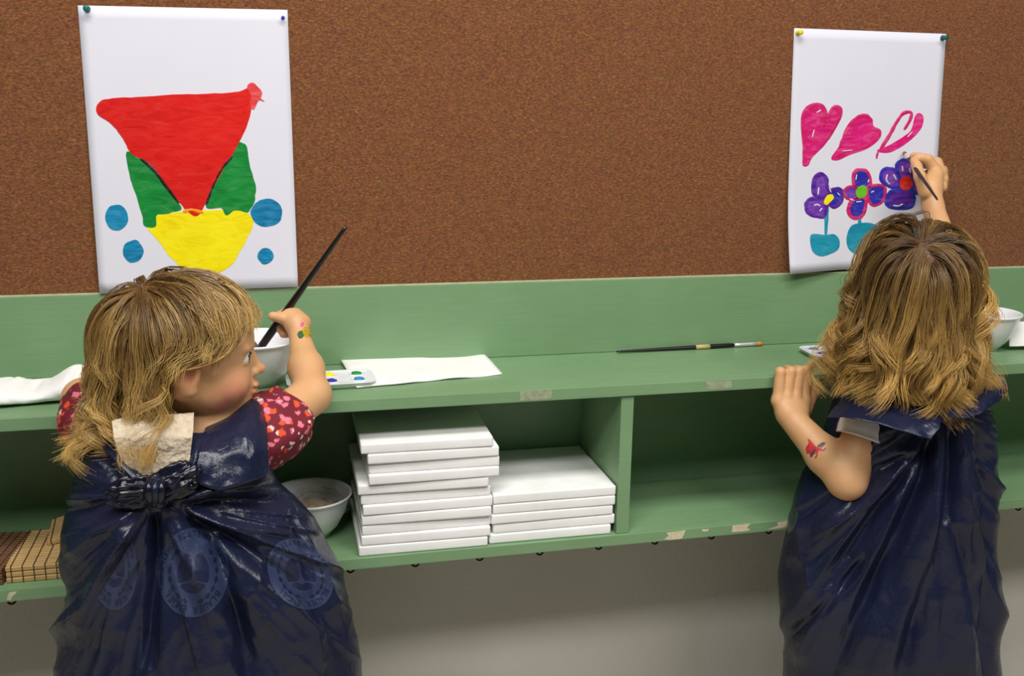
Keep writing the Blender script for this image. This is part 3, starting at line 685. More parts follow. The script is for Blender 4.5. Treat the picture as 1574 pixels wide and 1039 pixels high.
plain('white_cotton', (226, 226, 222), .85, .05, 60); plain('shoe_grey', (90, 92, 100), .7, .15); plain('lash', (46, 30, 24), .6, .2); plain('brow_hair', (150, 112, 72), .7, .2)
plain('eye_white', (226, 222, 216), .1, .03); plain('iris', (44, 40, 38), .08, .3); plain('pupil', (8, 8, 8), .05)
plain('tattoo_red', (196, 48, 60), .5, .25, 200); plain('tattoo_green', (48, 96, 58), .45, .3, 200); plain('tattoo_gold', (178, 150, 40), .4, .3, 200); plain('tattoo_pink', (216, 90, 140), .4, .2, 200); plain('tattoo_dark', (84, 60, 70), .5, .3, 200)

def eye_parts(root, O, R, sides=(-1, 1)):
    W = lambda x, y, z: O+R @ np.array([x, y, z], float)
    for s in sides:
        c = W(.0635, s*.0275, .0003); f = R @ np.array([.97, s*.16, -.06]); f /= np.linalg.norm(f)
        Rz = frame(f); Rz = np.stack([Rz[:, 1], Rz[:, 2], Rz[:, 0]], 1)
        r = .0118; pr = [(r*math.sin(a), r*math.cos(a)) for a in np.linspace(math.pi-.01, .5, 14)]
        V, F = lathe(pr, 20); e = mesh_obj('eyeball', V @ Rz.T+c, F, 'eye_white', root, True)
        V, F = lathe([(r*math.sin(a)*1.003, r*math.cos(a)*1.003) for a in np.linspace(.56, .22, 5)], 20); mesh_obj('iris', V @ Rz.T+c, F, 'iris', e, True)
        V, F = lathe([(r*math.sin(a)*1.006, r*math.cos(a)*1.006) for a in np.linspace(.24, .01, 4)], 16); mesh_obj('pupil', V @ Rz.T+c, F, 'pupil', e, True)
        V, F = tube(catmull([W(.0722, s*.0185, .0038), W(.0758, s*.0275, .0058), W(.0722, s*.0368, .0040)], 6), np.array([.0005]+[.0010]*11+[.0005]), 6); mesh_obj('eyelash', V, F, 'lash', root, True)
        V, F = tube(catmull([W(.0795, s*.011, .0150), W(.0765, s*.026, .0180), W(.0665, s*.043, .0160)], 6), np.array([.0009]+[.0016]*11+[.0006]), 6); mesh_obj('eyebrow', V, F, 'brow_hair', root, True)

def make_hair(name, root, O, R, whorl, ng, ns, zend, curl, rootc, tipc, hairline, collide, seed, sweep=None, drop=None, steps=22, wid=.00042, vol=1.0, nlock=70, lockk=.75, minlen=.05, k_len=1.22):
    rg = np.random.default_rng(seed); c0 = np.array([-.012, 0, .028]); rad = np.array([.0865, .0685, .0705])
    Q = []
    while sum(len(q) for q in Q) < ng+ns:
        v = rg.normal(size=(4000, 3)); v /= np.linalg.norm(v, axis=1)[:, None]; p = c0+v*rad
        m = (p[:, 2] > hairline(p[:, 0])); Q.append(p[m])
    Q = np.concatenate(Q); G = Q[:ng]; C = Q[ng:ng+ns]
    nrm = (G-c0)/rad**2; nrm /= np.linalg.norm(nrm, axis=1)[:, None]
    L = np.maximum(minlen, k_len*(G[:, 2]-zend(G, rg))+.02); layer = (.0025+.013*rg.random(ng)**.9)*vol
    p = G.copy(); away = G-whorl; away -= nrm*np.sum(away*nrm, 1)[:, None]; al = np.linalg.norm(away, axis=1)[:, None]; away /= al+1e-6
    d = away*.95+nrm*.22; d /= np.linalg.norm(d, axis=1)[:, None]
    up = R.T @ np.array([0, 0, 1.]); path = [p.copy()]; st = L/steps
    for k in range(steps):
        t = (k+1)/steps
        nz = np.stack([vnoise(G*22+np.array([0, 0, t*2.0])+s*9.1, seed+s) for s in range(3)], 1)
        d = d*.72-up*(.16+.20*t)+nz*(.05+.05*t)
        if sweep is not None: d = d+sweep(p, t, G)
        d /= np.linalg.norm(d, axis=1)[:, None]; q = p+d*st[:, None]
        off = layer*min(1, .30+t*2.5)
        e = (q-c0)/(rad+off[:, None]); r = np.linalg.norm(e, axis=1); ins = r < 1
        q[ins] = c0+(e[ins]/r[ins][:, None])*(rad+off[ins][:, None])
        r = np.linalg.norm((q-c0)/(rad+off[:, None]), axis=1); hi = (q[:, 2] > .015) & (r > 1.03); q[hi] = c0+(q[hi]-c0)/r[hi][:, None]*1.03
        q = collide(q, off)
        dd = q-p; d = dd/(np.linalg.norm(dd, axis=1)[:, None]+1e-9); p = q; path.append(p.copy())
    path = np.stack(path, 1); T = np.linspace(0, 1, steps+1)
    if drop is not None:
        bad = drop(path, rg); first = np.where(bad.any(1), bad.argmax(1), steps+1); keep = first > 4; path = path[keep]; G = G[keep]; L = L[keep]; first = first[keep]; ng = len(G)
        for i in np.where(first <= steps)[0]:
            f = first[i]-.5-rg.random()*1.5; path[i] = np.stack([np.interp(np.linspace(0, f, steps+1), np.arange(steps+1), path[i][:, c]) for c in range(3)], 1); L[i] *= f/steps
    # locks: lower lengths gather round a leader and curl with it
    lead = rg.choice(ng, nlock, replace=False); mid = path[:, steps//2]
    li = np.argmin(((mid[:, None]-mid[lead][None])**2).sum(2), 1)
    g = (np.clip((T-.30)/.6, 0, 1)**1.2*lockk)[None, :, None]
    path = path*(1-g)+(path[lead][li]+(path-path[lead][li])*.25)*g
    tan = np.gradient(path[lead], axis=1); tan /= np.linalg.norm(tan, axis=2)[:, :, None]+1e-9
    ref = np.array([.3, .5, .81]); n1 = np.cross(tan, ref); n1 /= np.linalg.norm(n1, axis=2)[:, :, None]+1e-9; n2 = np.cross(tan, n1)
    ph = rg.random(nlock)*6.28; amp = curl*(.35+rg.random(nlock)*1.25); fr = 9+8*rg.random(nlock); sg = np.where(rg.random(nlock) < .5, 1, -1)
    Aa = amp[:, None]*np.clip((T[None]-.34)/.66, 0, 1)**1.2*np.clip(L[lead]/.13, .15, 1.15)[:, None]; an = ph[:, None]+sg[:, None]*fr[:, None]*T[None]*np.clip(L[lead]/.17, .5, 1.4)[:, None]
    hel = (np.cos(an)*Aa)[:, :, None]*n1+(np.sin(an)*Aa)[:, :, None]*n2
    hel = hel*np.clip((.045-path[lead][:, :, 2:3])/.04, 0, 1)
    path = path+hel[li]*(.7+.6*rg.random(ng))[:, None, None]
    gi = np.empty(len(C), int); dm = np.empty(len(C))
    for a in range(0, len(C), 1000):
        dd = ((C[a:a+1000, None]-G[None])**2).sum(2); gi[a:a+1000] = np.argmin(dd, 1); dm[a:a+1000] = np.sqrt(dd.min(1))
    ok = dm < .016; C = C[ok]; gi = gi[ok]
    off = C-G[gi]; stray = rg.random(len(C)) < .07
    clump = np.interp(T, [0, .3, .7, 1], [1, .95, .62, .45])
    jit = rg.normal(size=(len(C), 3))*.0014
    S = path[gi]+off[:, None]*clump[None, :, None]+jit[:, None]*(T[None, :, None])*(1+1.6*T[None, :, None])
    w = np.stack([vnoise(np.stack([np.repeat(np.arange(len(C)), steps+1)*1.37, np.tile(T*5, len(C)), np.zeros(len(C)*(steps+1))+s*3.3], 1), seed+40+s) for s in range(3)], 1).reshape(len(C), steps+1, 3)
    S = S+w*(np.where(stray, .009, .0013)[:, None, None])*T[None, :, None]**.7
    Wd = O+S @ R.T
    tan = np.gradient(Wd, axis=1); tan /= np.linalg.norm(tan, axis=2)[:, :, None]+1e-9
    s1 = np.cross(tan, np.array([.21, -.93, .31])); s1 /= np.linalg.norm(s1, axis=2)[:, :, None]+1e-9; s2 = np.cross(tan, s1)
    rr = wid*(.65+.7*rg.random(len(C)))[:, None]*np.interp(T, [0, .1, .75, 1], [.8, 1, .8, .2])[None]
    m = steps+1; V = np.stack([Wd+rr[:, :, None]*(math.cos(a)*s1+math.sin(a)*s2) for a in (0, 2.094, 4.189)], 2)   # N,m,3,3
    N = len(C); base = (np.arange(N)*m*3)[:, None, None]; k = np.arange(steps)[None, :, None]; j = np.arange(3)[None, None, :]; j2 = (j+1) % 3
    F = np.stack([base+k*3+j, base+k*3+j2, base+(k+1)*3+j2, base+(k+1)*3+j], -1).reshape(-1, 4)
    tone = (rg.random(len(lead))[li][gi]-.5)*.45+(rg.random(len(G))[gi]-.5)*.45+(rg.random(N)-.5)*.4
    mixv = np.clip(T[None]**1.1+tone[:, None]*.7, 0, 1)
    colr = np.array(s2l(rootc))[None, None]*(1-mixv[:, :, None])+np.array(s2l(tipc))[None, None]*mixv[:, :, None]
    colr = colr*(1+.4*tone[:, None, None]); colr = np.repeat(colr[:, :, None], 3, 2).reshape(-1, 3)
    return np_mesh(name, V.reshape(-1, 3), F, 'hair', root, True, {'tint': np.clip(colr, 0, 1)})

def seg_dist(q, a, b):
    a = np.asarray(a, float); b = np.asarray(b, float); ab = b-a; t = np.clip(((q-a)@ab)/(ab@ab), 0, 1)
    v = q-a-t[:, None]*ab; return np.hypot(v[:, 0], v[:, 1]), t
def fold_disp(q, folds):
    D = np.zeros(len(q))
    for pts, w0, w1, amp, kind in folds:
        best = np.full(len(q), 1e9); tt = np.zeros(len(q)); n = len(pts)-1
        for i in range(n):
            d, t = seg_dist(q, pts[i], pts[i+1]); m = d < best; best[m] = d[m]; tt[m] = (i+t[m])/n
        w = w0+(w1-w0)*tt
        prof = np.exp(-best/w) if kind == 'r' else np.exp(-(best/w)**2)
        D += amp*1.35*prof*np.clip(np.minimum(tt*6+.35, (1-tt)*5+.25), 0, 1)
    return D
def bag_tube(name, root, rows, folds, gather, noise_amp, seed, nth=420, nv=300, pw=2.3, extra=None):
    # rows: (pixel y, left px, left Y, right px, right Y, half depth)
    rows = np.array(rows, float); L = np.array([P(r[1], r[0], r[2]) for r in rows]); Rr = np.array([P(r[3], r[0], r[4]) for r in rows])
    zc = (L[:, 2]+Rr[:, 2])/2; L[:, 2] = zc; Rr[:, 2] = zc
    par = np.concatenate([[0], np.cumsum(np.linalg.norm(np.diff((L+Rr)/2, axis=0), axis=1)+np.abs(np.diff(np.linalg.norm(Rr-L, axis=1)))*.5)]); par /= par[-1]
    tt = np.linspace(0, 1, nv)
    def ip(A): 
        cs = catmull(np.concatenate([par[:, None], A], 1), 12); return np.stack([np.interp(tt, cs[:, 0], cs[:, 1+k]) for k in range(A.shape[1])], 1)
    Ls, Rs, B = ip(L), ip(Rr), ip(rows[:, 5:6])[:, 0]
    th = np.linspace(0, 2*math.pi, nth, endpoint=False); C = (Ls+Rs)/2; U = Rs-Ls; a = np.linalg.norm(U, axis=1)/2; U = U/(2*a[:, None])
    Wv = np.cross(U, np.array([0, 0, 1.]));                          # towards the camera
    ct, st = np.cos(th), np.sin(th); e = 2/pw
    cu = np.sign(ct)*np.abs(ct)**e; su = np.sign(st)*np.abs(st)**e
    V = C[:, None]+U[:, None]*(a[:, None]*cu[None])[:, :, None]+Wv[:, None]*(B[:, None]*su[None])[:, :, None]
    N = U[:, None]*(ct[None, :, None]*B[:, None, None])+Wv[:, None]*(st[None, :, None]*a[:, None, None]); N /= np.linalg.norm(N, axis=2)[:, :, None]
    V = V.reshape(-1, 3); N = N.reshape(-1, 3); q = proj(V); face = np.clip(np.repeat(st[None], nv, 0).ravel()*2+.6, .15, 1)
    D = fold_disp(q, folds)
    g = q-np.array(gather); r = np.hypot(g[:, 0], g[:, 1])+1; ang = np.arctan2(g[:, 0], g[:, 1])
    r1 = 1-2*np.abs(vnoise(np.stack([ang*5.5, r*.004, th[0]+0*r], 1), seed)); r2 = 1-2*np.abs(vnoise(np.stack([ang*13, r*.008, 0*r], 1), seed+1))
    r3 = vnoise(np.stack([q[:, 0]*.014, q[:, 1]*.011, 0*r], 1), seed+2); r4 = 1-2*np.abs(vnoise(np.stack([q[:, 0]*.03+q[:, 1]*.012, q[:, 1]*.018, 0*r], 1), seed+3))
    D = D+noise_amp*(np.clip(r/160, 0, 1.3)*(.9*r1+.35*r2)+.6*r3+.30*r4)
    V = V+N*(D*face)[:, None]
    V[:, 1] = np.minimum(V[:, 1], -.2150+.0*V[:, 1])
    j, i = np.meshgrid(np.arange(nv-1), np.arange(nth), indexing='ij'); i2 = (i+1) % nth
    F = np.stack([j*nth+i, (j+1)*nth+i, (j+1)*nth+i2, j*nth+i2], -1).reshape(-1, 4)
    return np_mesh(name, V, F, 'bag_film', root, True), V, F
from mathutils.bvhtree import BVHTree
def bvh(V, F): return BVHTree.FromPolygons([tuple(v) for v in V.tolist()], [tuple(f) for f in F.tolist()])
def stick(name, pxs, tree, lift, mat, parent, faces=None, dirn=None):   # flat shape laid onto a surface, seen from the camera side
    out = []
    for a, b in pxs:
        d = Vector(ray(a, b)).normalized(); h = tree.ray_cast(Vector(CAM), d)
        if h[0] is None: out.append(None); continue
        n = h[1] if h[1].dot(d) < 0 else -h[1]
        out.append(np.array(h[0]-d*lift))
    F = [f for f in faces if all(out[k] is not None for k in f)]
    if not F: return None
    used = sorted({k for f in F for k in f}); mp = {k: i for i, k in enumerate(used)}
    V = np.array([out[k] for k in used])
    # drop faces that bridge a depth jump
    F2 = [[mp[k] for k in f] for f in F]; F2 = [f for f in F2 if max(np.linalg.norm(V[f[i]]-V[f[i-1]]) for i in range(len(f))) < .03]
    return mesh_obj(name, V, F2, mat, parent, True) if F2 else None
def fine_poly(pts, maxlen=5.0, holes=None):
    bm = bmesh.new(); vs = [bm.verts.new((a, b, 0)) for a, b in pts]; f = bm.faces.new(vs); bmesh.ops.triangulate(bm, faces=[f])
    for _ in range(5):
        es = [e for e in bm.edges if e.calc_length() > maxlen]
        if not es: break
        bmesh.ops.subdivide_edges(bm, edges=es, cuts=1); bmesh.ops.triangulate(bm, faces=[f for f in bm.faces if len(f.verts) > 3])
    bm.verts.index_update(); P2 = [(v.co.x, v.co.y) for v in bm.verts]; F = [[v.index for v in f.verts] for f in bm.faces]; bm.free(); return P2, F
def stick_poly(name, pts, tree, lift, mat, parent, maxlen=5.0):
    if name == 'temporary_tattoo': pts = [tuple(v) for v in catmull(pts, 4, True)]
    p, f = fine_poly(pts, maxlen); return stick(name, p, tree, lift, mat, parent, f)
def stick_line(name, pts, wd, tree, lift, mat, parent, closed=False, n=6):
    q = catmull(np.array(pts, float), n, closed); T = np.gradient(q, axis=0); T /= np.linalg.norm(T, axis=1)[:, None]+1e-9; Nn = np.stack([-T[:, 1], T[:, 0]], 1)*wd/2
    p = [tuple(x) for k in range(len(q)) for x in (q[k]-Nn[k], q[k]+Nn[k])]; m = len(q)
    F = [[2*k, 2*k+1, 2*((k+1) % m)+1, 2*((k+1) % m)] for k in range(m if closed else m-1)]
    return stick(name, p, tree, lift, mat, parent, F)

# ================================================================== child dipping a brush
A = thing('person', (P(260, 700, -.33)[0], -.33, FLOOR), 'blond child in a knotted navy bin bag apron dipping a brush in a bowl', 'person', 'children painting')
RA = frame((.985, .10, -.04)); OA = P(286, 574, -.402)-RA @ (EAR*np.array([1, -1, 1]))
D = Field((-.56, -.49, FLOOR-.01), (-.08, -.03, 1.0), .0021)
WA = head_sdf(D, OA, RA)
chest = P(262, 720, -.335)
D.cap(WA(-.022, 0, -.045), chest+np.array([0, .005, .065]), .037, .040, .02)
I3 = np.eye(3)
D.ell(chest+np.array([0, 0, -.01]), I3, (.098, .062, .085), .03); D.ell(chest+np.array([0, .008, -.13]), I3, (.092, .066, .10), .04); D.ell(chest+np.array([0, 0, -.24]), I3, (.098, .070, .085), .04)
for s in (-1, 1):
    hx = chest+np.array([s*.047, .0, -.28]); kn = np.array([hx[0]+s*.012, hx[1]+.012, .10]); an = np.array([kn[0]+s*.004, kn[1]-.015, FLOOR+.055])
    D.cap(hx, kn, .056, .040, .02); D.cap(kn, an, .040, .028, .015)
shR = P(372, 690, -.355); elR = P(479, 607, -.262); wrR = P(461, 519, -.152)
shL = P(160, 690, -.335); elL = P(128, 612, -.235); wrL = P(212, 578, -.145)
D.cap(chest+np.array([.05, 0, .04]), shR, .040, .038, .02); D.cap(chest+np.array([-.05, 0, .04]), shL, .040, .038, .02)
D.cap(shR, elR, .033, .027, .015); mid = elR*.55+wrR*.45; D.cap(elR, mid, .0245, .0245, .010); D.cap(mid, wrR, .0235, .0155, .012)
D.cap(shL, elL, .033, .025, .015); D.cap(elL, wrL, .025, .016, .012)
# right hand: fist round the brush
H = lambda x, y, Y: P(x, y, Y)
yb = -.112
D.cap(H(462, 514, -.150), H(455, 499, -.136), .0150, .0165, .006); D.cap(H(455, 497, -.136), H(446, 488, -.128), .0165, .0140, .006)
D.cap(H(466, 496, -.132), H(455, 484, -.122), .0120, .0105, .006)
D.chain([H(448, 493, -.134), H(434, 489, -.133), H(419, 486, -.130)], [.0092, .0078, .0068], .004)          # thumb
D.chain([H(455, 483, -.116), H(440, 480, -.103), H(428, 486, -.102), H(422, 489, -.112)], [.0082, .0074, .0068, .0062], .003)
D.chain([H(462, 488, -.112), H(446, 488, -.098), H(432, 495, -.098), H(428, 500, -.111)], [.0084, .0076, .0068, .0062], .003)
D.chain([H(464, 496, -.112), H(448, 498, -.099), H(436, 505, -.100), H(431, 507, -.112)], [.0080, .0072, .0066, .0060], .003)
D.chain([H(464, 505, -.118), H(450, 508, -.106), H(440, 513, -.107), H(435, 514, -.116)], [.0072, .0066, .0060, .0056], .003)
# left hand flat on the shelf (behind the head)
D.cap(wrL, wrL+np.array([.035, .025, -.012]), .016, .014, .008)
for k in range(4):
    b = wrL+np.array([.038, .034-.013*k, -.012]); t_ = b+np.array([.020, .008-.004*k, -.004]); e_ = np.array([t_[0]+.013, t_[1]+.003, ZS+.0075]); D.chain([b, t_, e_], [.0072, .0066, .006], .003)
b = wrL+np.array([.012, -.012, -.008]); D.chain([b, b+np.array([.016, -.016, -.006]), np.array([b[0]+.030, b[1]-.020, ZS+.008])], [.008, .0075, .0065], .003)
V, Q = D.mesh(); del D; V = smooth_mesh(V, Q, 3); lowm = (V[:, 2] < .70); V[lowm, 1] = np.minimum(V[lowm, 1], -.217)
def body_tint(V, O, R, hairline, hairc, cloth, legs, zneck, armtest, rosy):
    loc = (V-O) @ R; c = np.repeat(SKIN[None], len(V), 0)
    def blend(w, col): 
        nonlocal c; c = c*(1-w[:, None])+np.array(s2l(col))[None]*w[:, None]
    def sph(p, r0, r1): 
        d = np.linalg.norm(loc-np.array(p), axis=1); return np.clip((r1-d)/(r1-r0), 0, 1)
    for s in (-1, 1): blend(.32*sph((.055, s*.036, -.033), .008, .036), (226, 120, 110))
    blend(.55*sph((.0835, 0, -.0455), .006, .017), (206, 104, 104)); blend(.22*sph((.0885, 0, -.02), .004, .014), (226, 130, 116))
    for s in (-1, 1): blend(.30*sph(EAR*np.array([1, s, 1]), .010, .03), (222, 124, 104))
    if rosy: blend(.75*sph((.048, -.046, -.050), .006, .030)*np.clip(.6+.6*vnoise(loc*90, 4), 0, 1), (214, 78, 104))
    sc = np.clip((loc[:, 2]-hairline(loc[:, 0]))/.006, 0, 1)*np.clip((np.abs(loc[:, 0]+.012)/.1 < 1.3)*1.0, 0, 1)*(loc[:, 2] > -.075)*(np.linalg.norm(loc*np.array([1, 1, 1]), axis=1) < .14)
    ear = np.maximum(sph(EAR, .024, .032), sph(EAR*np.array([1, -1, 1]), .024, .032)); sc = sc*(1-ear); blend(sc, hairc)
    body = (V[:, 2] < zneck) & ~armtest(V); blend(body*1.0, cloth); blend((V[:, 2] < .42)*1.0, legs); return c
hlA = lambda x: np.interp(x, [-.1, -.04, -.020, -.006, .025, .055, .085], [-.052, -.05, -.030, .016, .020, .034, .052])
armA = lambda V: (V[:, 0] > P(430, 640, -.3)[0]) | ((V[:, 1] > -.22) & (V[:, 2] > ZS-.05))
tint = body_tint(V, OA, RA, hlA, (122, 90, 52), (112, 20, 38), (60, 66, 92), chest[2]+.055, armA, True)
bodyA = np_mesh('body', V, Q, 'skin', A, True, {'tint': tint}); treeA = bvh(V, Q)
eye_parts(A, OA, RA)
for s in (-1, 1):
    c = chest+np.array([s*.063, .02, 0]); bm = bmesh.new(); bm_box(bm, (c[0]-.03, c[1]-.06, FLOOR+.0005), (c[0]+.03, c[1]+.075, FLOOR+.06), .022, 4); bm_obj('shoe', bm, 'shoe_grey', A, True)
# sleeves
def sleeve(name, root, pts, rad, mat, seed, amp=.004, n=40, closed_end=True):
    p = catmull(pts, 10); T, N, B = frames(p); r = np.interp(np.linspace(0, 1, len(p)), np.linspace(0, 1, len(rad)), rad); Vv = []
    for i in range(len(p)):
        for k in range(n):
            a = 2*math.pi*k/n; w_ = 1+0*a; rr = r[i]+amp*vnoise(np.array([[math.cos(a)*2.2+5, math.sin(a)*2.2, i*.22]]), seed)[0]+amp*.5*vnoise(np.array([[math.cos(a)*5, math.sin(a)*5, i*.12]]), seed+1)[0]
            Vv.append(p[i]+rr*(math.cos(a)*N[i]+math.sin(a)*B[i]))
    # rolled-in cuff
    m = len(p)
    for rr_, off in ((.93, .0012), (.86, -.003), (.84, -.018)):
        for k in range(n):
            a = 2*math.pi*k/n; base = Vv[(m-1)*n+k]; Vv.append(p[-1]+(base-p[-1])*rr_+T[-1]*off)
    return np_mesh(name, np.array(Vv), np.array(grid_faces(n, m+3, True)), mat, root, True)
sleeve('sleeve', A, [shR+np.array([-.02, 0, .0]), shR*.6+elR*.4+np.array([0, 0, -.004]), shR*.30+elR*.70+np.array([-.002, 0, .0])], [.040, .047, .050, .047, .036], 'floral_cotton', 11, .0055)
sleeve('sleeve', A, [shL+np.array([.02, 0, 0]), shL*.6+elL*.4, shL*.15+elL*.85+np.array([0, 0, .006])], [.040, .042, .040, .038, .033], 'floral_cotton', 12, .004)
# apron
rowsA = [(648, 205, -.345, 325, -.345, .048), (652, 165, -.345, 372, -.35, .062), (664, 136, -.345, 398, -.352, .076), (690, 119, -.345, 409, -.352, .088), (725, 113, -.345, 413, -.352, .094), (760, 110, -.345, 430, -.350, .092), (800, 106, -.345, 470, -.350, .095), (850, 106, -.345, 503, -.350, .105), (905, 100, -.345, 527, -.350, .115), (955, 92, -.345, 537, -.350, .12), (1000, 87, -.345, 546, -.350, .125), (1045, 87, -.345, 555, -.350, .13), (1150, 84, -.345, 570, -.35, .135), (1300, 82, -.345, 585, -.35, .14)]
K = (240, 762)
foldsA = [([(238, 790), (240, 850), (232, 930), (222, 1030)], 7, 13, -.016, 'v'), ([(262, 790), (292, 850), (330, 960), (350, 1060)], 16, 40, .012, 'v'), ([(282, 790), (325, 830), (360, 930), (390, 1060)], 7, 14, -.014, 'v'),
  ([(205, 800), (170, 870), (150, 1000)], 20, 40, .010, 'v'), ([(275, 768), (340, 742), (412, 722)], 10, 9, .010, 'r'), ([(285, 778), (360, 770), (420, 775)], 9, 12, -.010, 'v'), ([(280, 784), (360, 806), (440, 818), (480, 850)], 9, 12, .009, 'r'), ([(300, 800), (380, 850), (450, 900), (520, 980)], 9, 16, -.012, 'v'), ([(320, 815), (420, 880), (480, 960), (500, 1060)], 18, 30, .008, 'r'),
  ([(225, 745), (190, 705), (160, 655)], 9, 12, .012, 'v'), ([(205, 748), (165, 715), (135, 680)], 6, 8, -.008, 'v'), ([(285, 735), (298, 700), (302, 640)], 8, 10, .011, 'v'), ([(290, 730), (330, 690), (380, 650)], 8, 12, .007, 'r'), ([(300, 735), (350, 705), (405, 690)], 8, 10, -.006, 'v'),
  ([(200, 775), (160, 775), (115, 790)], 8, 10, -.006, 'v'), ([(205, 785), (160, 810), (112, 850)], 9, 14, .010, 'r'), ([(215, 795), (185, 840), (150, 915), (92, 968)], 8, 10, .010, 'r'), ([(430, 745), (455, 800), (500, 880), (525, 960)], 8, 14, .006, 'r'), ([(440, 770), (470, 860), (500, 940)], 10, 14, -.007, 'v')]
apA, VA_, FA_ = bag_tube('apron', A, rowsA, foldsA, K, .0062, 31)
apA['label'] = 'navy blue plastic bin bag worn as an apron'
treeBagA = bvh(VA_, FA_)
# fleece hood showing in the open back
hp = [(172, 646), (200, 640), (250, 638), (298, 634), (297, 660), (293, 695), (290, 722), (270, 728), (245, 734), (222, 735), (203, 724), (186, 704), (175, 675)]
p2, f2 = fine_poly(hp, 4.0); HV = []
for a, b in p2:
    d = Vector(ray(a, b)).normalized(); h = treeBagA.ray_cast(Vector(CAM), d); base = P(a, b, -.425) if h[0] is None else np.array(h[0])
    HV.append([a, b, base[1]])
HV = np.array(HV); cy_ = -.437-.004*np.sin((HV[:, 0]-172)/126*math.pi)+.03*np.clip((672-HV[:, 1])/34, 0, 1)
front = np.array([P(a, b, y) for (a, b, _), y in zip(HV, cy_)]); front[:, 1] += .0012*vnoise(front*95, 2)+.0010*vnoise(front*260, 3)
back = np.array([P(a, b, y+.03) for (a, b, _), y in zip(HV, cy_)])
from collections import Counter
ec = Counter(tuple(sorted((f[i], f[i-1]))) for f in f2 for i in range(3)); n0 = len(front)
rim = [[a, b, b+n0, a+n0] for (a, b), c in ec.items() if c == 1]
hood = mesh_obj('hood', np.concatenate([front, back]), f2+rim, 'sherpa', A, True); hood['label'] = 'cream fleece hood lining hanging down the back'
# knot
kn = P(240, 758, -.452)
def crumple(name, c, r, seed, parent, mat='bag_knot', amp=.4, rot=0, sub=5):
    bm = bmesh.new(); bmesh.ops.create_icosphere(bm, subdivisions=sub, radius=1)
    Vv = np.array([v.co[:] for v in bm.verts]); F = [[v.index for v in f.verts] for f in bm.faces]; bm.free()
    d = 1+amp*(.5-np.abs(vnoise(Vv*np.array([1.4, 2, 2.6]), seed)))+amp*.4*(.5-np.abs(vnoise(Vv*np.array([3, 5, 6]), seed+1))); Vv = Vv*d[:, None]*np.array(r)
    cr, sr = math.cos(rot), math.sin(rot); Vv = np.stack([Vv[:, 0]*cr-Vv[:, 2]*sr, Vv[:, 1], Vv[:, 0]*sr+Vv[:, 2]*cr], 1)
    return mesh_obj(name, Vv+np.array(c), F, mat, parent, True)
crumple('knot', kn, (.014, .014, .021), 5, apA, amp=.3)
crumple('knot_tail', P(206, 756, -.448), (.026, .010, .016), 6, apA, amp=.6, rot=.1); crumple('knot_tail', P(270, 741, -.452), (.027, .012, .017), 8, apA, amp=.6, rot=.45)
crumple('knot_tail', P(190, 767, -.446), (.016, .008, .010), 16, apA, 'bag_film', amp=.5, rot=-.2)
for dx in (-9, 0, 9):
    V, F = tube(catmull([P(240+dx, 736, -.452), P(238+dx*1.1, 748, -.468), P(239+dx, 764, -.468), P(241+dx*.8, 779, -.452)], 6), .0048, 8); mesh_obj('knot_wrap', V, F, 'bag_knot' if dx else 'bag_film', apA, True)
# shoulder flap
def flap(name, top, bot, mat, parent, seed, mid=0, n=46, m=30, amp=.003):
    a = catmull([P(*p) for p in top], 12); b = catmull([P(*p) for p in bot], 12)
    ia = np.linspace(0, len(a)-1, n); a = np.stack([np.interp(ia, np.arange(len(a)), a[:, k]) for k in range(3)], 1)
    ib = np.linspace(0, len(b)-1, n); b = np.stack([np.interp(ib, np.arange(len(b)), b[:, k]) for k in range(3)], 1)
    G = np.zeros((m, n, 3))
    for j in range(m):
        t = j/(m-1); G[j] = a*(1-t)+b*t; G[j, :, 1] -= mid*math.sin(t*math.pi); G[j, :, 2] += mid*.6*math.sin(t*math.pi)
    X = G.reshape(-1, 3); w = 1-2*np.abs(vnoise(X*np.array([30, 30, 30]), seed)); w2 = 1-2*np.abs(vnoise(X*80, seed+1))
    X[:, 1] -= amp*w+amp*.35*w2; return sheet(name, X.reshape(m, n, 3), .0006, mat, parent, down=(0, 1, 0))
flap('shoulder_flap', [(318, 652, -.36), (350, 632, -.345), (378, 612, -.335), (398, 618, -.34), (410, 640, -.345)], [(300, 742, -.452), (330, 752, -.455), (360, 748, -.450), (392, 738, -.435), (414, 731, -.415)], 'bag_film', apA, 51, .022)
# printed emblems
def bend_text(txt, cx0, cy0, R0, size, a0, a1, inward=False):
    """letters on an arc; returns list of (points, faces) in pixels. Text is upside down on the bag: baseline faces outwards."""
    out = []; n = len(txt)
    for k, ch in enumerate(txt):
        if ch == ' ': continue
        cu = bpy.data.curves.new('glyph', 'FONT'); cu.body = ch; cu.size = size; cu.align_x = 'CENTER'; cu.resolution_u = 2
        ob = bpy.data.objects.new('glyph', cu); COL.objects.link(ob); me = ob.to_mesh()
        pts = np.array([v.co[:2] for v in me.vertices]); fs = [list(p.vertices) for p in me.polygons]; ob.to_mesh_clear(); bpy.data.objects.remove(ob); bpy.data.curves.remove(cu)
        a = a0+(a1-a0)*k/(n-1); rr = R0
        # glyph up points to the circle centre after the whole emblem is turned upside down
        ex = np.array([math.cos(a+math.pi/2), math.sin(a+math.pi/2)]); ey = np.array([math.cos(a), math.sin(a)])
        q = np.array([cx0, cy0])+pts[:, :1]*ex*1.0+(pts[:, 1:]+rr)*ey
        if inward: q = np.array([cx0, cy0])-pts[:, :1]*ex+(rr-pts[:, 1:])*ey
        out.append((q, fs))
    return out
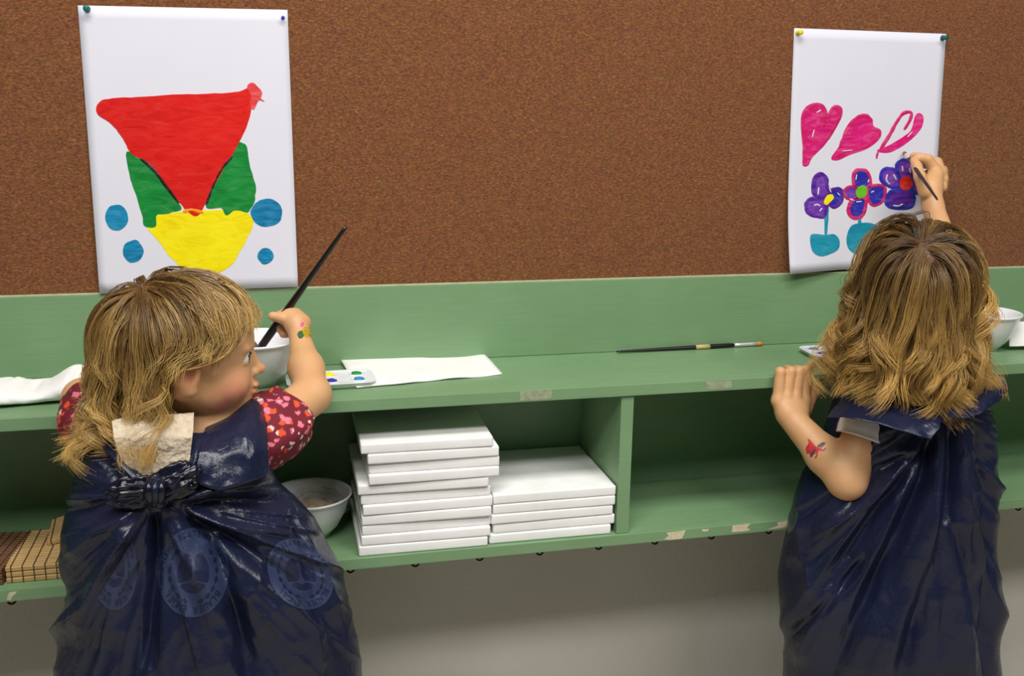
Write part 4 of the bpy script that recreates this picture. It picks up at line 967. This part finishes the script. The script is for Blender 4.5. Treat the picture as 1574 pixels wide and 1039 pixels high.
def emblem(root, cx0, cy0, sx, sy, shear, tree, lift, clip=None):
    def tf(p): 
        p = np.asarray(p, float); return [(cx0+x*sx+shear*y*sx, cy0+y*sy) for x, y in p]
    def ok(p): return clip is None or all(clip(a, b) for a, b in p)
    def add(name, pts, lf, mat, ml=5):
        pp, ff = fine_poly(tf(pts), ml)
        if clip is not None: ff = [f for f in ff if all(clip(*pp[k]) for k in f)]
        return stick(name, pp, tree, lf, mat, root, ff)
    circ = lambda r, n=48: [(r*math.cos(2*math.pi*k/n), r*math.sin(2*math.pi*k/n)) for k in range(n)]
    add('emblem_disc', circ(1), lift, 'bag_print', 4)
    for s in (-1, 1):
        for k in range(7):                                     # wreath leaves
            a = math.pi/2+s*(.35+k*.33); c = np.array([.66*math.cos(a), .66*math.sin(a)]); t_ = np.array([-math.sin(a), math.cos(a)])*s; nn = np.array([math.cos(a), math.sin(a)])
            add('emblem_leaf', [c-t_*.10, c+nn*.055, c+t_*.10, c-nn*.045], lift*1.8, 'bag_print_dark', 6)
    def ring(r0, r1, a0, a1, n=16): return [(r1*math.cos(a0+(a1-a0)*k/n), r1*math.sin(a0+(a1-a0)*k/n)) for k in range(n+1)]+[(r0*math.cos(a1-(a1-a0)*k/n), r0*math.sin(a1-(a1-a0)*k/n)) for k in range(n+1)]
    for s in (-1, 1):                                          # dark globe halves either side of the standing figure, arms out
        base = math.pi/2 if s > 0 else -math.pi/2
        q = [(s*.07, -.36), (s*.05, -.05), (s*.07, .12), (s*.22, .19), (s*.40, .21), (s*.45, .05), (s*.43, -.14), (s*.34, -.30), (s*.2, -.42)]
        add('emblem_figure', [tuple(v) for v in catmull(q, 4, True)], lift*1.8, 'bag_print_dark', 6)
    q = [(-.34, .27), (-.12, .25), (0, .30), (.12, .25), (.34, .27), (.22, .40), (0, .45), (-.22, .40)]; add('emblem_figure', [tuple(v) for v in catmull(q, 4, True)], lift*1.8, 'bag_print_dark', 6)
    for txt, R0, sz, a0, a1, inw in (('BLAUER ENGEL', .76, .235, math.pi/2-.98, math.pi/2+.98, False), ('DAS UMWELTZEICHEN', .93, .17, -math.pi/2+1.25, -math.pi/2-1.25, True)):
        for q, fs in bend_text(txt, 0, 0, R0, sz, a0, a1, inw):
            pp = tf(q)
            if clip is not None: fs = [f for f in fs if all(clip(*pp[k]) for k in f)]
            if fs: stick('emblem_letter', pp, tree, lift*1.8, 'bag_print_dark', root, fs)
emblem(apA, 297, 880, 55, 69, -.03, treeBagA, .0009)
emblem(apA, 175, 872, 36, 66, .05, treeBagA, .0009, clip=lambda a, b: a > 140+(932-b)*.62)
emblem(apA, 462, 882, 50, 55, .22, treeBagA, .0009)
# hand tattoo
stick_poly('temporary_tattoo', [(457, 513), (462, 508), (468, 510), (466, 518), (460, 520)], treeA, .0004, 'tattoo_green', A, 2)['label'] = 'colourful flower tattoo on the back of the hand'
stick_poly('temporary_tattoo', [(465, 505), (472, 503), (478, 510), (474, 519), (467, 515)], treeA, .0005, 'tattoo_gold', A, 2); stick_poly('temporary_tattoo', [(473, 506), (478, 508), (483, 520), (478, 519)], treeA, .0004, 'tattoo_green', A, 2); stick_poly('temporary_tattoo', [(461, 497), (466, 495), (467, 500), (463, 502)], treeA, .0005, 'tattoo_pink', A, 2)
brush('paintbrush', P(532, 348, -.150), P(376, 569, -.092), 0, 'long black paintbrush gripped by the blond child, tip in bowl', .0062, 'bristle_brown', band=False)
tb2 = brush('paintbrush', P(366, 500, -.06), P(402, 545, -.075), 0, 'short wooden brush leaning in the bowl behind the blond child', .005, 'bristle_brown', band=False)
for ch in tb2.children:
    if ch.name.startswith('handle'): ch.data.materials[0] = MAT['wood_brown']
# hair
def collideA(q, off):
    w = OA+q @ RA.T; 
    c = chest+np.array([0, -.01, -.02]); r = np.array([.115, .105, .112])
    e = (w-c)/(r+off[:, None]); n = np.linalg.norm(e, axis=1); m = n < 1; w[m] = c+e[m]/n[m][:, None]*(r+off[m][:, None]); return (w-OA) @ RA
def zendA(G, rg): return np.interp(G[:, 0], [-.1, -.01, .02, .045, .08], [-.062, -.060, -.050, .004, .036])+.075*(rg.random(len(G))-.5)
def sweepA(p, t, G):
    s = np.zeros_like(p); fr = np.clip((G[:, 0]-.0)/.05, 0, 1); s[:, 0] = -(.05+.42*t)*fr*np.clip((p[:, 0]+.01)/.03, 0, 1)*(1 if t > .12 else .2)
    s[:, 1] += np.clip(G[:, 1]/.02, -1, 1)*.12*fr; lo = np.clip((-.045-p[:, 2])/.03, 0, 1); s[:, 1] += np.clip(p[:, 1]/.04, -1, 1)*.06*lo; s[:, 0] += -.05*lo
    s[:, 0] -= .75*np.clip((.050-p[:, 2])/.03, 0, 1)*np.clip((p[:, 0]+.030)/.012, 0, 1)*(p[:, 2] > -.04)*(np.abs(p[:, 1]) > .03); return s
def dropA(path, rg):
    x, y, z = path[:, :, 0], path[:, :, 1], path[:, :, 2]
    f = ((x > .018) & (z < np.interp(x, [.018, .05, .085], [.004, .026, .044]))) | (x > .091)
    e = (np.abs(x-EAR[0]-.001) < .017) & (z < .010) & (z > -.036) & (y < -.05) & (rg.random(len(path)) < .9)[:, None]
    return f | e
make_hair('hair', A, OA, RA, np.array([-.048, -.006, .082]), 560, 8000, zendA, .015, (108, 78, 40), (214, 176, 102), hlA, collideA, 5, sweepA, dropA, minlen=.028, vol=1.15, nlock=95, lockk=.62)  # dark roots and golden tips also paint in shade between locks and highlights

# ================================================================== child painting hearts
fB = np.array([.50, .866, .10]); RB = frame(fB)
B = thing('person', (P(1400, 700, -.29)[0], -.29, FLOOR), 'long-haired child seen from behind in a navy bin bag, painting flowers on the sheet', 'person', 'children painting')
OB = P(1408, 444, -.30)
D = Field((.44, -.47, FLOOR-.01), (1.06, -.005, 1.12), .0021)
WB = head_sdf(D, OB, RB)
side = np.array([.866, -.5, 0]); chB = P(1402, 660, -.285)
D.cap(WB(-.022, 0, -.045), chB+np.array([0, 0, .07]), .038, .041, .02)
RBt = frame((.5, .866, 0))
D.ell(chB, RBt, (.064, .100, .09), .03); D.ell(chB+np.array([0, 0, -.13]), RBt, (.068, .095, .10), .04); D.ell(chB+np.array([0, 0, -.25]), RBt, (.072, .10, .09), .04)
for s in (-1, 1):
    hx = chB+side*s*.048+np.array([0, 0, -.29]); kn_ = np.array([hx[0]+side[0]*s*.01, hx[1], .10]); an = np.array([kn_[0], kn_[1]-.01, FLOOR+.055])
    D.cap(hx, kn_, .058, .042, .02); D.cap(kn_, an, .042, .029, .015)
sLB = P(1343, 628, -.300); eLB = P(1302, 738, -.325); wLB = P(1214, 640, -.243)
sRB = chB+side*.085+np.array([0, .02, .075]); wRB = P(1434, 318, -.088); eRB = P(1474, 455, -.205)
D.cap(chB-side*.05+np.array([0, 0, .05]), sLB, .042, .037, .02); D.cap(chB+side*.05+np.array([0, 0, .05]), sRB, .042, .038, .02)
D.cap(sLB, eLB, .034, .030, .015); D.cap(eLB, eLB*.62+wLB*.38, .029, .029, .010); D.cap(eLB*.62+wLB*.38, wLB, .0275, .0200, .012)
D.cap(sRB, eRB, .036, .027, .015); D.cap(eRB, eRB*.6+wRB*.4, .026, .0255, .01); D.cap(eRB*.6+wRB*.4, wRB, .0245, .0175, .012)
# left hand hooked over the shelf edge
tips = [(1197, 572), (1210, 567), (1224, 567), (1238, 571)]; mcp = [(1196, 616), (1208, 611), (1222, 611), (1236, 616)]
for k in range(4):
    m_ = H(*mcp[k], -.231); t_ = PZ(*tips[k], ZS+.0068); pip = np.array([m_[0]*.5+t_[0]*.5, -.2225, ZS+.0105])
    D.chain([m_, pip, t_], [.0098, .0086, .0070], .0025)
    D.cap(m_, wLB, .0108, .0150, .006)
D.cap(H(1208, 632, -.238), H(1228, 632, -.238), .0170, .0170, .008)
D.chain([H(1234, 640, -.236), np.array([H(1246, 632, -.22)[0], -.2235, ZSB-.008]), np.array([H(1246, 632, -.2)[0], -.200, ZSB-.0095])], [.0110, .0092, .0078], .004)
# right hand holding the brush like a pencil
D.cap(H(1434, 318, -.088), H(1430, 288, -.070), .0175, .0190, .008); D.cap(H(1432, 288, -.068), H(1438, 268, -.058), .0180, .0140, .008)
D.chain([H(1438, 262, -.055), H(1426, 245, -.050), H(1412, 242, -.040), H(1404, 240, -.030)], [.0105, .0092, .0082, .0068], .0035)       # index
D.chain([H(1422, 296, -.084), H(1414, 272, -.076), H(1409, 256, -.060), H(1405, 247, -.046)], [.0118, .0102, .0090, .0074], .0035)       # thumb
D.chain([H(1446, 266, -.056), H(1440, 250, -.040), H(1424, 252, -.030), H(1412, 252, -.026)], [.0105, .0094, .0080, .0068], .003)
D.chain([H(1449, 276, -.060), H(1448, 262, -.042), H(1434, 264, -.030), H(1422, 268, -.030)], [.0100, .0090, .0078, .0066], .003)
D.chain([H(1448, 288, -.066), H(1450, 278, -.048), H(1440, 280, -.036), H(1430, 284, -.036)], [.0092, .0080, .0070, .0062], .003)
V, Q = D.mesh(); del D; V = smooth_mesh(V, Q, 3); lowm = (V[:, 2] < .70); V[lowm, 1] = np.minimum(V[lowm, 1], -.217)
hlB = lambda x: np.interp(x, [-.1, -.04, -.020, -.006, .025, .055, .085], [-.052, -.05, -.030, .016, .020, .034, .052])
def armB(V):
    a = ((V-sLB)@((eLB-sLB)/np.linalg.norm(eLB-sLB)) > .02) & (np.abs((V-chB)@side) > .07) & ((V-chB)@side < 0) & (V[:, 2] > .5)
    ax = (eLB-sLB)/np.linalg.norm(eLB-sLB); tt = (V-sLB)@ax; rad_ = np.linalg.norm(V-sLB-tt[:, None]*ax, axis=1); a = a | ((tt > .035) & (rad_ < .045) & ((V-chB)@side < -.03))
    return a | (V[:, 2] > chB[2]+.10) | ((V-chB)@side < -.118) | ((V-chB)@side > .118)
tint = body_tint(V, OB, RB, hlB, (92, 64, 36), (226, 226, 222), (60, 66, 92), chB[2]+.075, armB, False)
bodyB = np_mesh('body', V, Q, 'skin', B, True, {'tint': tint}); treeB = bvh(V, Q)
eye_parts(B, OB, RB)
for s in (-1, 1):
    c = chB+side*s*.06; bm = bmesh.new(); bm_box(bm, (c[0]-.03, c[1]-.06, FLOOR+.0005), (c[0]+.03, c[1]+.075, FLOOR+.06), .022, 4); bm_obj('shoe', bm, 'shoe_grey', B, True)
sleeve('sleeve', B, [sLB+np.array([.012, 0, .02]), sLB*.8+eLB*.2, sLB*.56+eLB*.44], [.040, .042, .0415, .041], 'white_cotton', 21, .0012)
rowsB = [(585, 1350, -.255, 1455, -.325, .05), (590, 1318, -.245, 1492, -.335, .065), (602, 1292, -.24, 1516, -.345, .078), (630, 1278, -.24, 1526, -.345, .088), (670, 1268, -.24, 1530, -.345, .092), (710, 1252, -.24, 1533, -.345, .095), (750, 1230, -.238, 1535, -.348, .10), (800, 1217, -.236, 1536, -.35, .105), (860, 1205, -.235, 1537, -.35, .11), (905, 1197, -.235, 1535, -.35, .115), (960, 1200, -.235, 1530, -.35, .12), (1000, 1206, -.235, 1530, -.35, .12), (1045, 1205, -.235, 1532, -.35, .12), (1150, 1200, -.235, 1535, -.35, .12), (1300, 1195, -.235, 1540, -.35, .12)]
foldsB = [([(1440, 640), (1420, 740), (1370, 850), (1310, 960), (1270, 1050)], 10, 16, -.014, 'v'), ([(1450, 640), (1440, 760), (1400, 900), (1345, 1040)], 14, 30, .012, 'v'), ([(1460, 640), (1455, 760), (1430, 880), (1380, 1040)], 8, 14, -.011, 'v'), ([(1475, 650), (1485, 800), (1480, 950), (1490, 1060)], 12, 26, .012, 'r'), ([(1465, 650), (1462, 800), (1500, 950), (1520, 1060)], 7, 10, -.008, 'v'), ([(1500, 650), (1520, 760), (1522, 900), (1512, 1060)], 8, 10, -.010, 'v'), ([(1425, 690), (1340, 790), (1280, 880)], 8, 14, -.012, 'v'), ([(1415, 690), (1340, 770), (1260, 820)], 9, 14, .010, 'r'), ([(1240, 740), (1235, 850), (1260, 930)], 10, 14, .009, 'r'), ([(1290, 900), (1250, 960), (1225, 1020)], 8, 12, .012, 'r'), ([(1330, 860), (1260, 940), (1205, 985)], 7, 10, -.010, 'v'), ([(1400, 700), (1350, 720), (1300, 780)], 8, 10, -.007, 'v')]
apB, VB_, FB_ = bag_tube('apron', B, rowsB, foldsB, (1450, 630), .0060, 71)
apB['label'] = 'navy blue plastic bin bag worn as an apron'
flap('shoulder_flap', [(1300, 590, -.25), (1330, 592, -.275), (1375, 600, -.31), (1420, 606, -.335), (1448, 612, -.36)], [(1270, 641, -.345), (1300, 642, -.375), (1345, 650, -.400), (1390, 664, -.425), (1433, 676, -.440)], 'bag_film', apB, 61, .012)
flap('shoulder_flap', [(1462, 592, -.335), (1490, 578, -.335), (1515, 570, -.335), (1536, 578, -.34)], [(1455, 640, -.438), (1485, 642, -.438), (1512, 632, -.43), (1540, 612, -.40)], 'bag_film', apB, 67, .012)
stick_poly('temporary_tattoo', [(1239, 689), (1243, 680), (1241, 675), (1245, 676), (1252, 684), (1258, 689), (1263, 688), (1258, 694), (1251, 697), (1246, 703), (1247, 694), (1243, 690), (1240, 695)], treeB, .0004, 'tattoo_red', B, 2)['label'] = 'small red figure tattoo on the forearm'
stick_poly('temporary_tattoo', [(1256, 686), (1263, 680), (1269, 681), (1263, 687)], treeB, .0004, 'tattoo_dark', B, 2); stick_poly('temporary_tattoo', [(1245, 699), (1250, 692), (1254, 690), (1251, 697), (1247, 703)], treeB, .0006, 'tattoo_dark', B, 2)
for q in ([(1243, 677), (1247, 685), (1245, 693), (1240, 697)], [(1250, 690), (1256, 697), (1253, 704)], [(1241, 685), (1239, 692)], [(1256, 688), (1264, 692), (1269, 689)]): stick_line('temporary_tattoo', q, 2.2, treeB, .0006, 'tattoo_red', B)
pt_ = P(1394, 234, -.016); brush('paintbrush', P(1441, 307, -.17), (pt_[0], float(yo2(pt_[0], pt_[2]))-.0022, pt_[2]), 0, 'black paintbrush held against the hearts painting', .0036, 'bristle_brown', band=False)
def collideB(q, off):
    w = OB+q @ RB.T; c = chB+np.array([-.01, -.02, -.01]); r = np.array([.13, .115, .11])
    e = (w-c)/(r+off[:, None]); n = np.linalg.norm(e, axis=1); m = n < 1; w[m] = c+e[m]/n[m][:, None]*(r+off[m][:, None]); return (w-OB) @ RB
def zendB(G, rg): return np.interp(G[:, 0], [-.1, -.01, .02, .08], [-.098, -.095, -.088, -.07])+.06*(rg.random(len(G))-.5)
def sweepB(p, t, G):
    s = np.zeros_like(p); s[:, 0] = -.34*np.clip((p[:, 0]+.01)/.03, 0, 1)*(1 if t > .1 else .3); lo = np.clip((.03-p[:, 2])/.08, 0, 1)
    s[:, 1] += np.clip(p[:, 1]/.06, -1, 1)*.085*lo; s[:, 0] += -.03*lo; return s
def dropB(path, rg): return ((path[:, :, 0] > .035) & (path[:, :, 2] < .01))
make_hair('hair', B, OB, RB, np.array([-.058, .004, .074]), 560, 8200, zendB, .017, (82, 57, 31), (208, 166, 90), hlB, collideB, 9, sweepB, dropB, vol=1.5, nlock=90, lockk=.62)
